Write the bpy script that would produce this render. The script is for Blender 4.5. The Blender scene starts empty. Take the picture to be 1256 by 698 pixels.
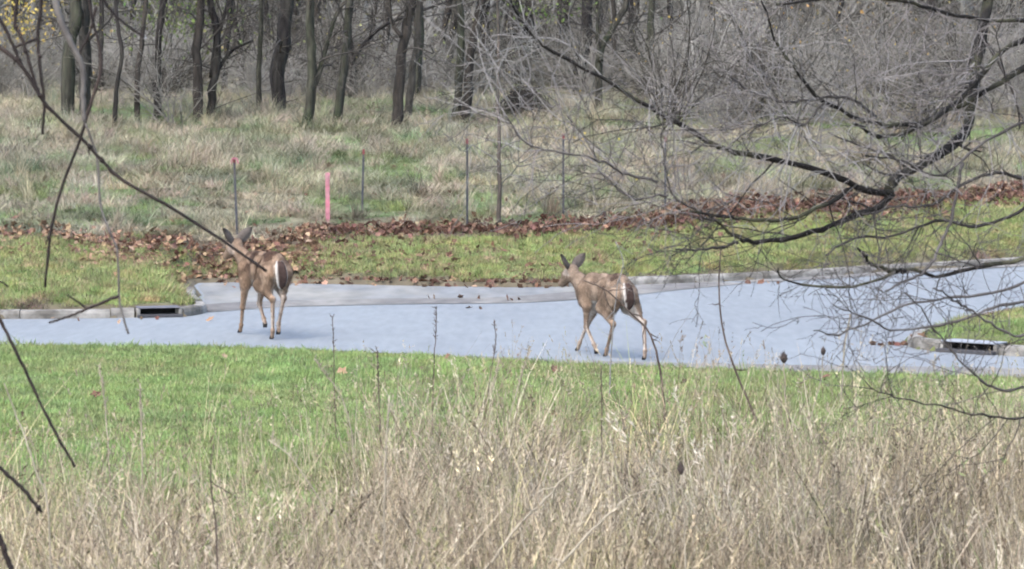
import bpy, math, random
import numpy as np
from mathutils import Vector, Matrix
R = math.radians
rng = np.random.default_rng(11)
random.seed(5)
scene = bpy.context.scene
C = scene.collection

# ------------------------------------------------------------------ camera, sky, sun, exposure
CAM_H = 3.3
FPX = 3440.0                                    # focal length in pixels of a 1256 px wide picture
PITCH = math.atan(229.0 / FPX)
cam_d = bpy.data.cameras.new('camera'); cam = bpy.data.objects.new('camera', cam_d); C.objects.link(cam)
cam.location = (0, 0, CAM_H); cam.rotation_euler = (math.pi / 2 - PITCH, 0, 0)
cam_d.sensor_width = 36.0; cam_d.lens = FPX / 1256.0 * 36.0
cam_d.clip_start = 0.1; cam_d.clip_end = 3000
cam_d.dof.use_dof = True; cam_d.dof.focus_distance = 38.0; cam_d.dof.aperture_fstop = 7.0
scene.camera = cam
SUN_EL, SUN_AZ = R(58), R(215)                  # azimuth from +Y clockwise: behind the camera, to the left
world = bpy.data.worlds.new('World'); scene.world = world; world.use_nodes = True
wn = world.node_tree.nodes; wl = world.node_tree.links
bg = wn['Background']; sky = wn.new('ShaderNodeTexSky'); sky.sky_type = 'NISHITA'
sky.sun_disc = False; sky.sun_elevation = SUN_EL; sky.sun_rotation = SUN_AZ
sky.air_density = 1.0; sky.dust_density = 3.0; sky.ozone_density = 0.8
wl.new(sky.outputs[0], bg.inputs[0]); bg.inputs[1].default_value = 0.14
sun_d = bpy.data.lights.new('sun', 'SUN'); sun = bpy.data.objects.new('sun', sun_d); C.objects.link(sun)
sun_d.energy = 0.8; sun_d.angle = R(50); sun_d.color = (1.0, 0.985, 0.93)
sdir = Vector((math.sin(SUN_AZ) * math.cos(SUN_EL), math.cos(SUN_AZ) * math.cos(SUN_EL), math.sin(SUN_EL)))
sun.rotation_euler = (-sdir).to_track_quat('-Z', 'Y').to_euler(); sun.location = sdir * 60 + Vector((0, 40, 0))
scene.view_settings.view_transform = 'Standard'; scene.view_settings.look = 'None'
scene.view_settings.exposure = 1.7; scene.view_settings.gamma = 1.0
scene.render.engine = 'CYCLES'
scene.cycles.pixel_filter_type = 'BLACKMAN_HARRIS'; scene.cycles.filter_width = 2.0
scene.render.resolution_x = 1024; scene.render.resolution_y = 569
scene.cycles.use_adaptive_sampling = True; scene.cycles.adaptive_threshold = .03; scene.cycles.adaptive_min_samples = 12; scene.cycles.max_bounces = 4; scene.cycles.diffuse_bounces = 2; scene.cycles.glossy_bounces = 1; scene.cycles.transmission_bounces = 2; scene.cycles.transparent_max_bounces = 4

# ------------------------------------------------------------------ helpers: rays, terrain heights
_cp, _sp = math.cos(PITCH), math.sin(PITCH)
def ray(px, py):
    u = (px - 628.0) / FPX; v = (349.0 - py) / FPX
    return np.array([u, _cp + v * _sp, -_sp + v * _cp])
def P(px, py, D):
    d = ray(px, py); return np.array([0, 0, CAM_H]) + d * (D / d[1])

def smooth01(t): t = np.clip(t, 0, 1); return t * t * (3 - 2 * t)
# height columns: distance -> height, at several bearings (given as picture columns)
HC_PX = np.array([-400, 0, 222, 246, 330, 640, 900, 1256, 1700], float)
HC_U = (HC_PX - 628) / FPX
FAR = [(75, 2.95), (85, 3.3), (100, 4.0), (130, 6.6), (165, 10.6), (400, 42.0), (900, 60.0)]
NEARG = [(-200, .0), (10, .0), (20, .05), (30, .09), (34, .10)]
HC = [
    NEARG + [(41.2, .10), (41.9, .15), (48, .72), (53, 1.15), (62, 2.15)] + FAR,
    NEARG + [(41.2, .10), (41.9, .15), (48, .70), (53, 1.15), (62, 2.10)] + FAR,
    NEARG + [(41.4, .10), (42.3, .15), (47.5, .40), (50.5, .52), (53, 0.90), (62, 2.05)] + FAR,
    NEARG + [(41.4, .10), (49.6, .06), (50.4, .10), (53, 0.66), (56, 1.10), (62, 2.05)] + FAR,
    NEARG + [(48.8, .05), (49.6, .08), (53, .62), (56, 1.05), (62, 1.95)] + FAR,
    NEARG + [(48.0, .07), (48.9, .10), (53, .62), (56, .95), (62, 1.75)] + FAR,
    NEARG + [(48.0, .10), (50.4, .14), (55, .75), (58, 1.15), (62, 1.60)] + FAR,
    NEARG + [(48.0, .14), (55.4, .15), (60, .98), (63, 1.30), (68, 1.95)] + FAR,
    NEARG + [(48.0, .14), (60.0, .15), (65, .98), (70, 1.60)] + FAR,
]
def H0(x, y):
    x = np.asarray(x, float); y = np.asarray(y, float)
    u = np.clip(x / np.maximum(y, 8.0), HC_U[0], HC_U[-1])
    cols = np.stack([np.interp(y, [a for a, b in c], [b for a, b in c]) for c in HC])
    i = np.clip(np.searchsorted(HC_U, u) - 1, 0, len(HC_U) - 2)
    t = smooth01((u - HC_U[i]) / (HC_U[i + 1] - HC_U[i]))
    n = np.arange(u.size).reshape(u.shape)
    cf = cols.reshape(len(HC), -1)
    z = cf[i.ravel(), n.ravel()].reshape(u.shape) * (1 - t) + cf[(i + 1).ravel(), n.ravel()].reshape(u.shape) * t
    far = smooth01((y - 53) / 8)
    z = z + far * (0.10 * np.sin(x * .9 + y * .35) * np.sin(y * .55 - x * .2) + .05 * np.sin(x * 2.1 + 1.3) * np.sin(y * 1.7))
    z = z + smooth01((y - 95) / 40) * 0.6 * np.sin(x * .13 + 1) * np.sin(y * .09)
    return z

NEAR_EDGE = [(-60, 37.4), (-25, 36.9), (-6.6, 36.4), (-3.45, 36.1), (-1.3, 35.1), (0.71, 33.9), (2.62, 33.1), (5.88, 32.2), (14, 30.2), (60, 22)]
FAR_EDGE = [(60, 100), (25, 69), (14.5, 59.5), (9.85, 55.4), (7.3, 53.3), (5.6, 51.6), (4, 50.5), (2.33, 49.5), (.17, 48.8), (-1.6, 49.2), (-3.3, 49.7),
            (-5.0, 50.2), (-5.6, 50.0), (-5.6, 49.0), (-5.3, 47.2), (-5.10, 45.5), (-4.90, 44.3), (-4.72, 43.3), (-4.78, 42.65), (-4.98, 42.25), (-5.64, 42.07), (-7.6, 41.8), (-25, 40.6), (-60, 40)]
ROAD = np.array(NEAR_EDGE + FAR_EDGE, float)
ISLAND = np.array([(5.28, 37.0), (5.38, 36.66), (5.6, 36.43), (6.2, 35.93), (6.48, 35.72), (9, 34.5), (20, 31.2), (60, 20), (60, 80), (20, 51.5), (12, 46.5), (8.3, 43.4), (6.7, 41), (5.75, 39), (5.32, 37.8)], float)
def inpoly(poly, x, y):
    x = np.asarray(x, float); y = np.asarray(y, float); c = np.zeros(x.shape, bool)
    n = len(poly)
    for i in range(n):
        x1, y1 = poly[i]; x2, y2 = poly[i - 1]
        if y1 == y2: continue
        m = ((y1 > y) != (y2 > y)) & (x < (x2 - x1) * (y - y1) / (y2 - y1) + x1)
        c ^= m
    return c
def distpoly(poly, x, y):
    d = np.full(np.shape(x), 1e9)
    for i in range(len(poly)):
        ax, ay = poly[i - 1]; bx, by = poly[i]
        vx, vy = bx - ax, by - ay
        t = np.clip(((x - ax) * vx + (y - ay) * vy) / (vx * vx + vy * vy + 1e-12), 0, 1)
        d = np.minimum(d, np.hypot(x - ax - t * vx, y - ay - t * vy))
    return d
def onroad(x, y): return inpoly(ROAD, x, y) & ~inpoly(ISLAND, x, y)
def H(x, y):
    z = H0(x, y)
    isl = inpoly(ISLAND, x, y)
    if np.any(isl):
        d = distpoly(ISLAND, x, y)
        z = np.where(isl, .13 + .2 * smooth01(d / 2.0), z)
    near = (y > 38) | isl
    if np.any(near):
        d = np.minimum(distpoly(ROAD, x, y), distpoly(ISLAND, x, y))
        z = np.where(near & (d < 1.5), np.minimum(z, .07 + .8 * np.maximum(0, d - .26)), z)
    return z
def G(px, py):                                   # where the sight line of a picture point meets the ground
    d = ray(px, py); o = np.array([0, 0, CAM_H])
    t = np.linspace(5, 260, 2600)
    pts = o + d * t[:, None]
    h = H(pts[:, 0], pts[:, 1]); h = np.where(onroad(pts[:, 0], pts[:, 1]), 0, h)
    below = np.nonzero(pts[:, 2] < h)[0]
    return pts[below[0]] if len(below) else pts[-1]

# ------------------------------------------------------------------ helpers: objects and meshes
def tag(o, label=None, cat=None, group=None, kind=None):
    if label: o['label'] = label
    if cat: o['category'] = cat
    if group: o['group'] = group
    if kind: o['kind'] = kind
    return o
def mesh(name, v, f, mat=None, smooth=True):
    me = bpy.data.meshes.new(name)
    me.from_pydata(np.asarray(v).tolist(), [], f.tolist() if isinstance(f, np.ndarray) else f)
    if smooth: me.polygons.foreach_set('use_smooth', np.ones(len(me.polygons), bool))
    if mat: me.materials.append(mat)
    me.update(); return me
def obj(name, me, parent=None, loc=None):
    o = bpy.data.objects.new(name, me); C.objects.link(o)
    if parent is not None: o.parent = parent
    if loc is not None: o.location = loc
    return o
def empty(name, loc=(0, 0, 0)):
    o = bpy.data.objects.new(name, None); C.objects.link(o); o.location = loc; return o
def catmull(pts, n):
    p = np.asarray(pts, float); p = np.vstack([2 * p[0] - p[1], p, 2 * p[-1] - p[-2]])
    seg = len(p) - 3; t = np.linspace(0, seg - 1e-6, n); i = t.astype(int); f = (t - i)[:, None]
    a, b, c, d = p[i], p[i + 1], p[i + 2], p[i + 3]
    return .5 * (2 * b + (c - a) * f + (2 * a - 5 * b + 4 * c - d) * f ** 2 + (3 * b - a - 3 * c + d) * f ** 3)
def tubes(paths, radii, sides=5):
    """paths (T,N,3), radii (T,N) -> verts, quads"""
    paths = np.asarray(paths, float); radii = np.asarray(radii, float); T, N, _ = paths.shape
    tan = np.gradient(paths, axis=1); tan /= np.linalg.norm(tan, axis=2, keepdims=True) + 1e-9
    mean = tan.mean(1); ref = np.where(np.abs(mean[:, 2:3]) > .8, [[1., 0, 0]], [[0, 0, 1.]])[:, None, :]
    a = np.cross(tan, ref); a /= np.linalg.norm(a, axis=2, keepdims=True) + 1e-9
    b = np.cross(tan, a)
    th = np.arange(sides) * 2 * math.pi / sides
    ring = paths[:, :, None] + radii[:, :, None, None] * (a[:, :, None] * np.cos(th)[:, None] + b[:, :, None] * np.sin(th)[:, None])
    v = ring.reshape(-1, 3)
    t, n, s = np.meshgrid(np.arange(T), np.arange(N - 1), np.arange(sides), indexing='ij')
    base = (t * N + n) * sides; s2 = (s + 1) % sides
    q = np.stack([base + s, base + s2, base + sides + s2, base + sides + s], -1).reshape(-1, 4)
    return v, q
class MB:
    def __init__(s): s.v = []; s.f = []; s.n = 0
    def add(s, v, f):
        v = np.asarray(v, float); f = np.asarray(f); s.v.append(v); s.f += (f + s.n).tolist(); s.n += len(v); return s
    def tube(s, paths, radii, sides=5): return s.add(*tubes(paths, radii, sides))
    def one(s, pts, rad, sides=8): 
        s.tube(np.asarray(pts)[None], np.asarray(rad)[None], sides)
        k = s.n; s.f.append(list(range(k - sides, k))); s.f.append(list(range(k - len(pts) * sides, k - len(pts) * sides + sides))[::-1]); return s
    def mesh(s, name, mat, smooth=True): return mesh(name, np.vstack(s.v), s.f, mat, smooth)
def spawn(paths, radii, K, lmin, lmax, ang=(35, 65), npts=6, rscale=.5, rmin=.002, grav=0.0, wig=.12, tmin=.25, up=0.0, tmax=1.0):
    T, N, _ = paths.shape
    par = np.repeat(np.arange(T), K); M = len(par)
    t = rng.uniform(tmin, tmax, M) * (N - 1); i = np.minimum(t.astype(int), N - 2); f = (t - i)[:, None]
    p0 = paths[par, i] * (1 - f) + paths[par, i + 1] * f
    r0 = (radii[par, i] * (1 - f[:, 0]) + radii[par, i + 1] * f[:, 0])
    tan = paths[par, i + 1] - paths[par, i]; tan /= np.linalg.norm(tan, axis=1, keepdims=True) + 1e-9
    rnd = rng.normal(size=(M, 3)); rnd -= tan * (rnd * tan).sum(1, keepdims=True); rnd /= np.linalg.norm(rnd, axis=1, keepdims=True) + 1e-9
    a = np.radians(rng.uniform(*ang, M))[:, None]
    d = tan * np.cos(a) + rnd * np.sin(a); d[:, 2] += up; d /= np.linalg.norm(d, axis=1, keepdims=True)
    L = rng.uniform(lmin, lmax, M) * (1 - .45 * t / (N - 1))
    out = np.empty((M, npts, 3)); out[:, 0] = p0; st = (L / (npts - 1))[:, None]
    for k in range(1, npts):
        d = d + rng.normal(scale=wig, size=(M, 3)); d[:, 2] += grav; d /= np.linalg.norm(d, axis=1, keepdims=True)
        out[:, k] = out[:, k - 1] + d * st
    rr = np.maximum(r0 * rscale, rmin)[:, None] * np.linspace(1, .45, npts)[None]
    return out, np.maximum(rr, rmin * .6)

# ------------------------------------------------------------------ materials
def mat(name, col, rough=.85, var=.25, scale=6.0, col2=None, mix_scale=1.2, bump=0.0, bump_scale=40, spec=.25, stretch=(1, 1, 1), mixlo=.42, mixhi=.62, detail=4):
    m = bpy.data.materials.new(name); m.use_nodes = True; nt = m.node_tree; n = nt.nodes; l = nt.links
    b = n['Principled BSDF']; b.inputs['Roughness'].default_value = rough; b.inputs['Specular IOR Level'].default_value = spec
    tc = n.new('ShaderNodeTexCoord'); mp = n.new('ShaderNodeMapping'); mp.inputs['Scale'].default_value = stretch
    l.new(tc.outputs['Object'], mp.inputs[0])
    nz = n.new('ShaderNodeTexNoise'); nz.inputs['Scale'].default_value = scale; nz.inputs['Detail'].default_value = detail
    l.new(mp.outputs[0], nz.inputs['Vector'])
    mr = n.new('ShaderNodeMapRange'); mr.inputs['From Min'].default_value = .3; mr.inputs['From Max'].default_value = .7
    mr.inputs['To Min'].default_value = 1 - var; mr.inputs['To Max'].default_value = 1 + var; l.new(nz.outputs[0], mr.inputs['Value'])
    base = n.new('ShaderNodeRGB'); base.outputs[0].default_value = (*col, 1); cur = base.outputs[0]
    if col2:
        n2 = n.new('ShaderNodeTexNoise'); n2.inputs['Scale'].default_value = mix_scale; n2.inputs['Detail'].default_value = 5
        l.new(mp.outputs[0], n2.inputs['Vector'])
        r2 = n.new('ShaderNodeMapRange'); r2.inputs['From Min'].default_value = mixlo; r2.inputs['From Max'].default_value = mixhi; l.new(n2.outputs[0], r2.inputs['Value'])
        mx = n.new('ShaderNodeMix'); mx.data_type = 'RGBA'; l.new(r2.outputs[0], mx.inputs[0]); l.new(cur, mx.inputs[6]); mx.inputs[7].default_value = (*col2, 1); cur = mx.outputs[2]
    vm = n.new('ShaderNodeVectorMath'); vm.operation = 'SCALE'; l.new(cur, vm.inputs[0]); l.new(mr.outputs[0], vm.inputs['Scale'])
    l.new(vm.outputs[0], b.inputs['Base Color'])
    if bump:
        nb = n.new('ShaderNodeTexNoise'); nb.inputs['Scale'].default_value = bump_scale; nb.inputs['Detail'].default_value = 4; l.new(mp.outputs[0], nb.inputs['Vector'])
        bp = n.new('ShaderNodeBump'); bp.inputs['Strength'].default_value = bump; bp.inputs['Distance'].default_value = .02
        l.new(nb.outputs[0], bp.inputs['Height']); l.new(bp.outputs[0], b.inputs['Normal'])
    return m
def attr_mat(name, attr='col', typ='INSTANCER', rough=.8, var=.3, scale=3.0, transl=0.0, spec=.2, bump=0.0, bscale=60):
    m = bpy.data.materials.new(name); m.use_nodes = True; nt = m.node_tree; n = nt.nodes; l = nt.links
    b = n['Principled BSDF']; b.inputs['Roughness'].default_value = rough; b.inputs['Specular IOR Level'].default_value = spec
    at = n.new('ShaderNodeAttribute'); at.attribute_type = typ; at.attribute_name = attr
    tc = n.new('ShaderNodeTexCoord'); nz = n.new('ShaderNodeTexNoise'); nz.inputs['Scale'].default_value = scale; nz.inputs['Detail'].default_value = 4
    l.new(tc.outputs['Object'], nz.inputs['Vector'])
    mr = n.new('ShaderNodeMapRange'); mr.inputs['From Min'].default_value = .3; mr.inputs['From Max'].default_value = .7
    mr.inputs['To Min'].default_value = 1 - var; mr.inputs['To Max'].default_value = 1 + var; l.new(nz.outputs[0], mr.inputs['Value'])
    vm = n.new('ShaderNodeVectorMath'); vm.operation = 'SCALE'; l.new(at.outputs['Color'], vm.inputs[0]); l.new(mr.outputs[0], vm.inputs['Scale'])
    l.new(vm.outputs[0], b.inputs['Base Color'])
    if bump:
        nb = n.new('ShaderNodeTexNoise'); nb.inputs['Scale'].default_value = bscale; nb.inputs['Detail'].default_value = 3; l.new(tc.outputs['Object'], nb.inputs['Vector'])
        bp = n.new('ShaderNodeBump'); bp.inputs['Strength'].default_value = bump; bp.inputs['Distance'].default_value = .02
        l.new(nb.outputs[0], bp.inputs['Height']); l.new(bp.outputs[0], b.inputs['Normal'])
    if transl:
        tr = n.new('ShaderNodeBsdfTranslucent'); l.new(vm.outputs[0], tr.inputs[0]); ms = n.new('ShaderNodeMixShader'); ms.inputs[0].default_value = transl
        l.new(b.outputs[0], ms.inputs[1]); l.new(tr.outputs[0], ms.inputs[2]); l.new(ms.outputs[0], n['Material Output'].inputs[0])
    return m
M = {
    'ground': attr_mat('ground', 'col', 'GEOMETRY', .95, .35, 2.2, bump=.5, bscale=9),
    'asphalt': mat('asphalt', (.205, .226, .242), .75, .09, 6, col2=(.188, .206, .222), mix_scale=.5, bump=.15, bump_scale=90, spec=.3, stretch=(1.3, .22, 1), detail=9),
    'old_asphalt': mat('old_asphalt', (.185, .194, .20), .85, .2, 2.5, col2=(.225, .222, .205), mix_scale=.8, bump=.2, bump_scale=60, stretch=(1, .3, 1), detail=8),
    'gutter': mat('gutter', (.21, .205, .193), .9, .22, 5, col2=(.145, .14, .135), mix_scale=1.0, bump=.3, bump_scale=60, stretch=(.8, .3, 1), detail=8),
    'kerb': mat('kerb', (.25, .24, .22), .95, .3, 7, col2=(.12, .112, .098), mix_scale=2.2, bump=.35, bump_scale=40),
    'iron': mat('iron', (.06, .06, .065), .6, .2, 9, bump=.2),
    'lid': mat('lid', (.26, .28, .31), .7, .2, 7, col2=(.16, .165, .18), bump=.15),
    'lid_dark': mat('lid_dark', (.12, .118, .135), .75, .15, 7, bump=.2),
    'inlet_shade': mat('inlet_shade', (.012, .012, .012), .95, .1),  # near-black colour standing in for shade inside the drains
    'lawn': attr_mat('lawn_blade', rough=.75, var=.3, scale=9, transl=.25),
    'dry': attr_mat('dry_blade', rough=.8, var=.35, scale=2.5, transl=.2),
    'leaf': attr_mat('leaf', rough=.7, var=.3, scale=14, transl=.12),
    'leaf_obj': mat('leaf_brown', (.18, .108, .075), .75, .3, 12, col2=(.25, .155, .105), mix_scale=6),
    'leaf_obj2': mat('leaf_pale', (.34, .225, .145), .75, .25, 12, col2=(.24, .145, .09), mix_scale=6),
    'leaf_obj3': mat('leaf_dark', (.12, .066, .048), .75, .3, 12, col2=(.165, .09, .062), mix_scale=6),
    'bark_grey': mat('bark_grey', (.062, .057, .049), .95, .5, 5, col2=(.034, .033, .028), mix_scale=.9, bump=.8, bump_scale=14, stretch=(2.2, 2.2, .45)),
    'bark_dark': mat('bark_dark', (.024, .021, .02), .95, .5, 5, col2=(.042, .039, .032), mix_scale=1.2, bump=.8, bump_scale=14, stretch=(2.2, 2.2, .45)),
    'bark_moss': mat('bark_moss', (.05, .047, .038), .95, .5, 5, col2=(.038, .044, .026), mix_scale=.8, bump=.8, bump_scale=14, stretch=(2.2, 2.2, .45)),
    'bark_sapling': mat('bark_sapling', (.105, .088, .075), .95, .35, 5, col2=(.07, .06, .05), mix_scale=1.5, bump=.6, bump_scale=14, stretch=(2.2, 2.2, .45)),
    'bark_brown': mat('bark_brown', (.044, .038, .032), .95, .5, 5, col2=(.024, .021, .019), mix_scale=1.0, bump=.8, bump_scale=14, stretch=(2.2, 2.2, .45)),
    'twig_grey': mat('twig_grey', (.18, .175, .16), .9, .3, 1.6),
    'twig_dark': mat('twig_dark', (.062, .056, .05), .9, .35, 1.6),
    'near_bark': mat('near_bark', (.017, .0155, .014), .9, .4, 9, col2=(.085, .085, .05), mix_scale=3.0, mixlo=.5, mixhi=.7, bump=.6, bump_scale=50),
    'near_twig': mat('near_twig', (.035, .031, .028), .85, .35, 3, col2=(.11, .10, .095), mix_scale=.9),
    'pale_twig': mat('pale_twig', (.24, .23, .22), .85, .3, 3, col2=(.17, .155, .15), mix_scale=.9),
    'vine': mat('vine', (.016, .012, .011), .75, .4, 6, col2=(.04, .029, .025), mix_scale=2.5),
    'vine_grey': mat('vine_grey', (.14, .13, .12), .8, .3, 6, col2=(.07, .06, .055), mix_scale=2.5),
    'post': mat('post', (.052, .058, .072), .6, .3, 6, col2=(.09, .085, .085), mix_scale=3),
    'pink': mat('pink', (.47, .17, .22), .85, .25, 9, col2=(.40, .22, .24), mix_scale=4),
    'red': mat('red', (.20, .06, .065), .7, .2, 8),
    'stalk': mat('stalk', (.30, .26, .195), .85, .3, 5, col2=(.42, .375, .29), mix_scale=1.5),
    'stalk_dark': mat('stalk_dark', (.075, .055, .048), .85, .3, 5, col2=(.12, .09, .075), mix_scale=2.5),
    'seed': mat('seed', (.07, .055, .05), .9, .3, 30, bump=.8, bump_scale=120),
    'fur': attr_mat('fur', 'col', 'GEOMETRY', .85, .22, 22, spec=.1, bump=.6, bscale=70),
    'hoof': mat('hoof', (.025, .022, .02), .5, .2, 20),
    'eye': mat('eye', (.008, .006, .005), .12, .1, 20, spec=.6),
}

# ------------------------------------------------------------------ the ground sheet
def axis(lims):
    out = [np.arange(a, b, s) for a, b, s in lims]; return np.concatenate(out + [[lims[-1][1]]])
gx = axis([(-900, -100, 100), (-100, -30, 7), (-30, -11, .9), (-11, 11, .14), (11, 30, .9), (30, 100, 7), (100, 900, 100)])
gy = axis([(-200, 0, 20), (0, 12, 1.5), (12, 31, .4), (31, 60, .12), (60, 80, .4), (80, 170, 2.0), (170, 400, 20), (400, 900, 100)])
X, Y = np.meshgrid(gx, gy); Z = H(X, Y)
rd = onroad(X, Y); dist_r = np.minimum(distpoly(ROAD, X, Y), distpoly(ISLAND, X, Y))
Z = np.where(rd, -.09, Z)
def vnoise(x, y, s, seed=0):
    return (np.sin(x * s + seed) * np.sin(y * s * .83 + 1.7 * seed) + np.sin((x + y * .6) * s * 1.9 + 2.1 * seed) * .6 + np.sin((x * .5 - y) * s * 3.3 + seed * 3) * .35) / 1.95
# bottom of the bank: the line of drifted leaves, as distance for each bearing
LEAF_PX = np.array([-300, 0, 150, 300, 380, 500, 640, 800, 1000, 1256, 1600], float)
LEAF_D = np.array([49.5, 50, 50.8, 52.2, 53.4, 54, 54.0, 55.5, 58.2, 62.0, 68.0])
def leaf_line(x, y): return np.interp(x / np.maximum(y, 8) * FPX + 628, LEAF_PX, LEAF_D)
LL = leaf_line(X, Y)
c_lawn = np.array([.11, .125, .05]); c_bank = np.array([.16, .155, .105]); c_leaf = np.array([.12, .095, .068]); c_wood = np.array([.25, .238, .185]); c_dry = np.array([.20, .165, .12])
def lerp(a, b, t): return a + (b - a) * t[..., None]
col = np.broadcast_to(c_dry, X.shape + (3,)).copy()
col = lerp(col, c_lawn, smooth01((Y - 21) / 4))
col = lerp(col, c_leaf, smooth01((Y - LL + 1.2) / .8))
col = lerp(col, c_bank, smooth01((Y - LL - .8) / 1.0))
gr = smooth01((vnoise(X, Y, .35, 2) + .1) * 1.6) * smooth01((Y - LL) / 3) * (1 - smooth01((Y - 88) / 20))
col = lerp(col, np.array([.11, .15, .06]), gr * .75)
col = lerp(col, c_wood, smooth01((Y - 84) / 14)); col = lerp(col, np.array([.10, .14, .06]), smooth01((vnoise(X, Y, .16, 7) - .05) * 2) * smooth01((Y - 80) / 8) * (1 - smooth01((Y - 115) / 20)) * .8)
edge_dirt = (1 - smooth01((dist_r - .25) / .55)) * (Y > 38) * .9
col = lerp(col, np.array([.115, .095, .07]), edge_dirt)
INLETS = [(np.array([-5.31, 42.155]), math.atan2(.2, .7), .58), (np.array([5.90, 36.18]), math.atan2(-.56, .68), .74)]
for c_, a_, w_ in INLETS:                        # the shafts under the storm drains
    du = (X - c_[0]) * math.cos(a_) + (Y - c_[1]) * math.sin(a_); dv = -(X - c_[0]) * math.sin(a_) + (Y - c_[1]) * math.cos(a_)
    Z = np.where((np.abs(du) < w_ / 2 + .06) & (dv > -.15) & (dv < .30), -.35, Z)
v = np.stack([X, Y, Z], -1).reshape(-1, 3); nx, ny = len(gx), len(gy)
ii = (np.arange(ny - 1)[:, None] * nx + np.arange(nx - 1)[None]).ravel()
me = mesh('ground', v, np.stack([ii, ii + 1, ii + nx + 1, ii + nx], 1), M['ground'])
ca = me.attributes.new('col', 'FLOAT_COLOR', 'POINT'); ca.data.foreach_set('color', np.concatenate([col.reshape(-1, 3), np.ones((len(v), 1))], 1).ravel())
tag(obj('ground', me), kind='structure')

# ------------------------------------------------------------------ road, gutters, kerbs
def sheet(name, poly, z, m, kind='structure'):
    import bmesh
    bm = bmesh.new(); vs = [bm.verts.new((x, y, z)) for x, y in poly]; f = bm.faces.new(vs)
    if f.normal.z < 0 or True:
        bm.normal_update()
        if f.normal.z < 0: f.normal_flip()
    bmesh.ops.triangulate(bm, faces=bm.faces[:])
    me = bpy.data.meshes.new(name); bm.to_mesh(me); bm.free(); me.materials.append(m)
    o = obj(name, me); o['kind'] = kind; return o
def offset(line, d):
    p = np.asarray(line, float); t = np.gradient(p, axis=0); t /= np.linalg.norm(t, axis=1, keepdims=True)
    return p + d * np.stack([-t[:, 1], t[:, 0]], 1)
def rs(line, step):
    p = np.asarray(line, float); s = np.concatenate([[0], np.cumsum(np.linalg.norm(np.diff(p, axis=0), axis=1))])
    q = np.arange(0, s[-1], step); q = np.append(q, s[-1])
    return np.stack([np.interp(q, s, p[:, k]) for k in range(p.shape[1])], 1)
far_line = [p for p in FAR_EDGE if abs(p[0]) < 26]
near_line = [p for p in NEAR_EDGE if abs(p[0]) < 26]
sheet('road', ROAD, 0.0, M['asphalt'])
mouth = [(-4.66, 43.1), (-3.6, 44.2), (-1.67, 44.8), (.16, 45.1), (1.8, 46.6), (3.0, 48.3), (4.2, 49.8)]
apron = mouth + [(2.33, 49.4), (.17, 48.7), (-1.6, 49.1), (-3.3, 49.6), (-5.0, 50.1), (-5.5, 49.9), (-5.5, 49.0), (-5.2, 47.2), (-5.0, 45.5), (-4.88, 44.3)]
sheet('side_street_surface', apron, .004, M['old_asphalt'])
ml = catmull(np.array(mouth), 30); mo = offset(ml, 1.25)
sheet('valley_gutter', np.vstack([ml, mo[::-1]]), .008, M['gutter'])
fk = catmull(np.array([(4.0, 50.5), (5.6, 51.6), (7.3, 53.3), (9.85, 55.4), (14.5, 59.5), (25, 69)]), 40); fo = offset(fk, -.55)
sheet('far_gutter', np.vstack([fk, fo[::-1]]), .012, M['gutter'])
nk = catmull(np.array([(-3.4, 36.5), (-1.3, 35.4), (0.71, 34.2), (2.62, 33.4), (5.88, 32.5), (14, 30.5)]), 40)
wid = np.linspace(.3, 2.0, 40)[:, None]; tn = np.gradient(nk, axis=0); tn /= np.linalg.norm(tn, axis=1, keepdims=True)
no = nk + np.stack([-tn[:, 1], tn[:, 0]], 1) * np.minimum(wid, 1.75)
sheet('near_gutter', np.vstack([nk, no[::-1]]), .004, M['gutter'])

def kerb(name, line, seg, label, skip=None, h=.13, w=.17, side=1):
    """a run of separate kerb stones with open joints; side=+1 puts the body to the left of the line"""
    root = empty(name, (0, 0, 0)); root['kind'] = 'structure'
    p = rs(catmull(np.array(line, float), 80), .05); L = len(p); n = int(seg / .05); i = 0
    lf = offset(p, 1.0) - p
    while i < L - 3:
        nn = int(n * random.uniform(.9, 1.1)); j = min(i + nn, L - 1)
        if L - 1 - j < 8: j = L - 1
        k = np.linspace(i + .12, j - .12, 5); kk = np.clip(k, 0, L - 1)
        a = np.stack([np.interp(kk, np.arange(L), p[:, q]) for q in (0, 1)], 1)
        b = np.stack([np.interp(kk, np.arange(L), lf[:, q]) for q in (0, 1)], 1)
        dz = random.uniform(-.008, .008); sk = random.uniform(-.006, .006)
        c = a.mean(0)
        if not (skip and skip(c)):
            prof = [(0, -.08), (.012, h * .55), (.03, h * .86), (.055, h + dz), (w, h + .006 + dz), (w, -.08)]
            vs = []
            for q in range(5):
                for d, z in prof:
                    e = a[q] + b[q] * side * (d + sk); vs.append((e[0], e[1], z))
            m = len(prof); fs = []
            for q in range(4):
                for r in range(m - 1): fs.append([q * m + r, q * m + r + 1, (q + 1) * m + r + 1, (q + 1) * m + r])
            fs.append(list(range(m))); fs.append(list(range(4 * m, 5 * m))[::-1])
            obj('kerb_stone', mesh('kerb_stone', vs, fs, M['kerb'], False), root)
        i = j
    return root
inlet_l = np.array([-5.31, 42.155]); inlet_r = np.array([5.90, 36.18])
KL = kerb('left_kerb', [(-14, 41.4), (-7.6, 41.8), (-6.6, 41.9), (-5.68, 42.05)], 1.35, '')
kerb('left_kerb_return', [(-4.95, 42.26), (-4.78, 42.65), (-4.72, 43.3), (-4.90, 44.3), (-5.12, 45.5), (-5.3, 47.0)], .6, '')
kerb('far_kerb', [(.9, 49.0), (2.33, 49.5), (4, 50.5), (5.6, 51.6), (7.3, 53.3), (9.85, 55.4), (14.5, 59.5)], 1.5, '')
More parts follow.
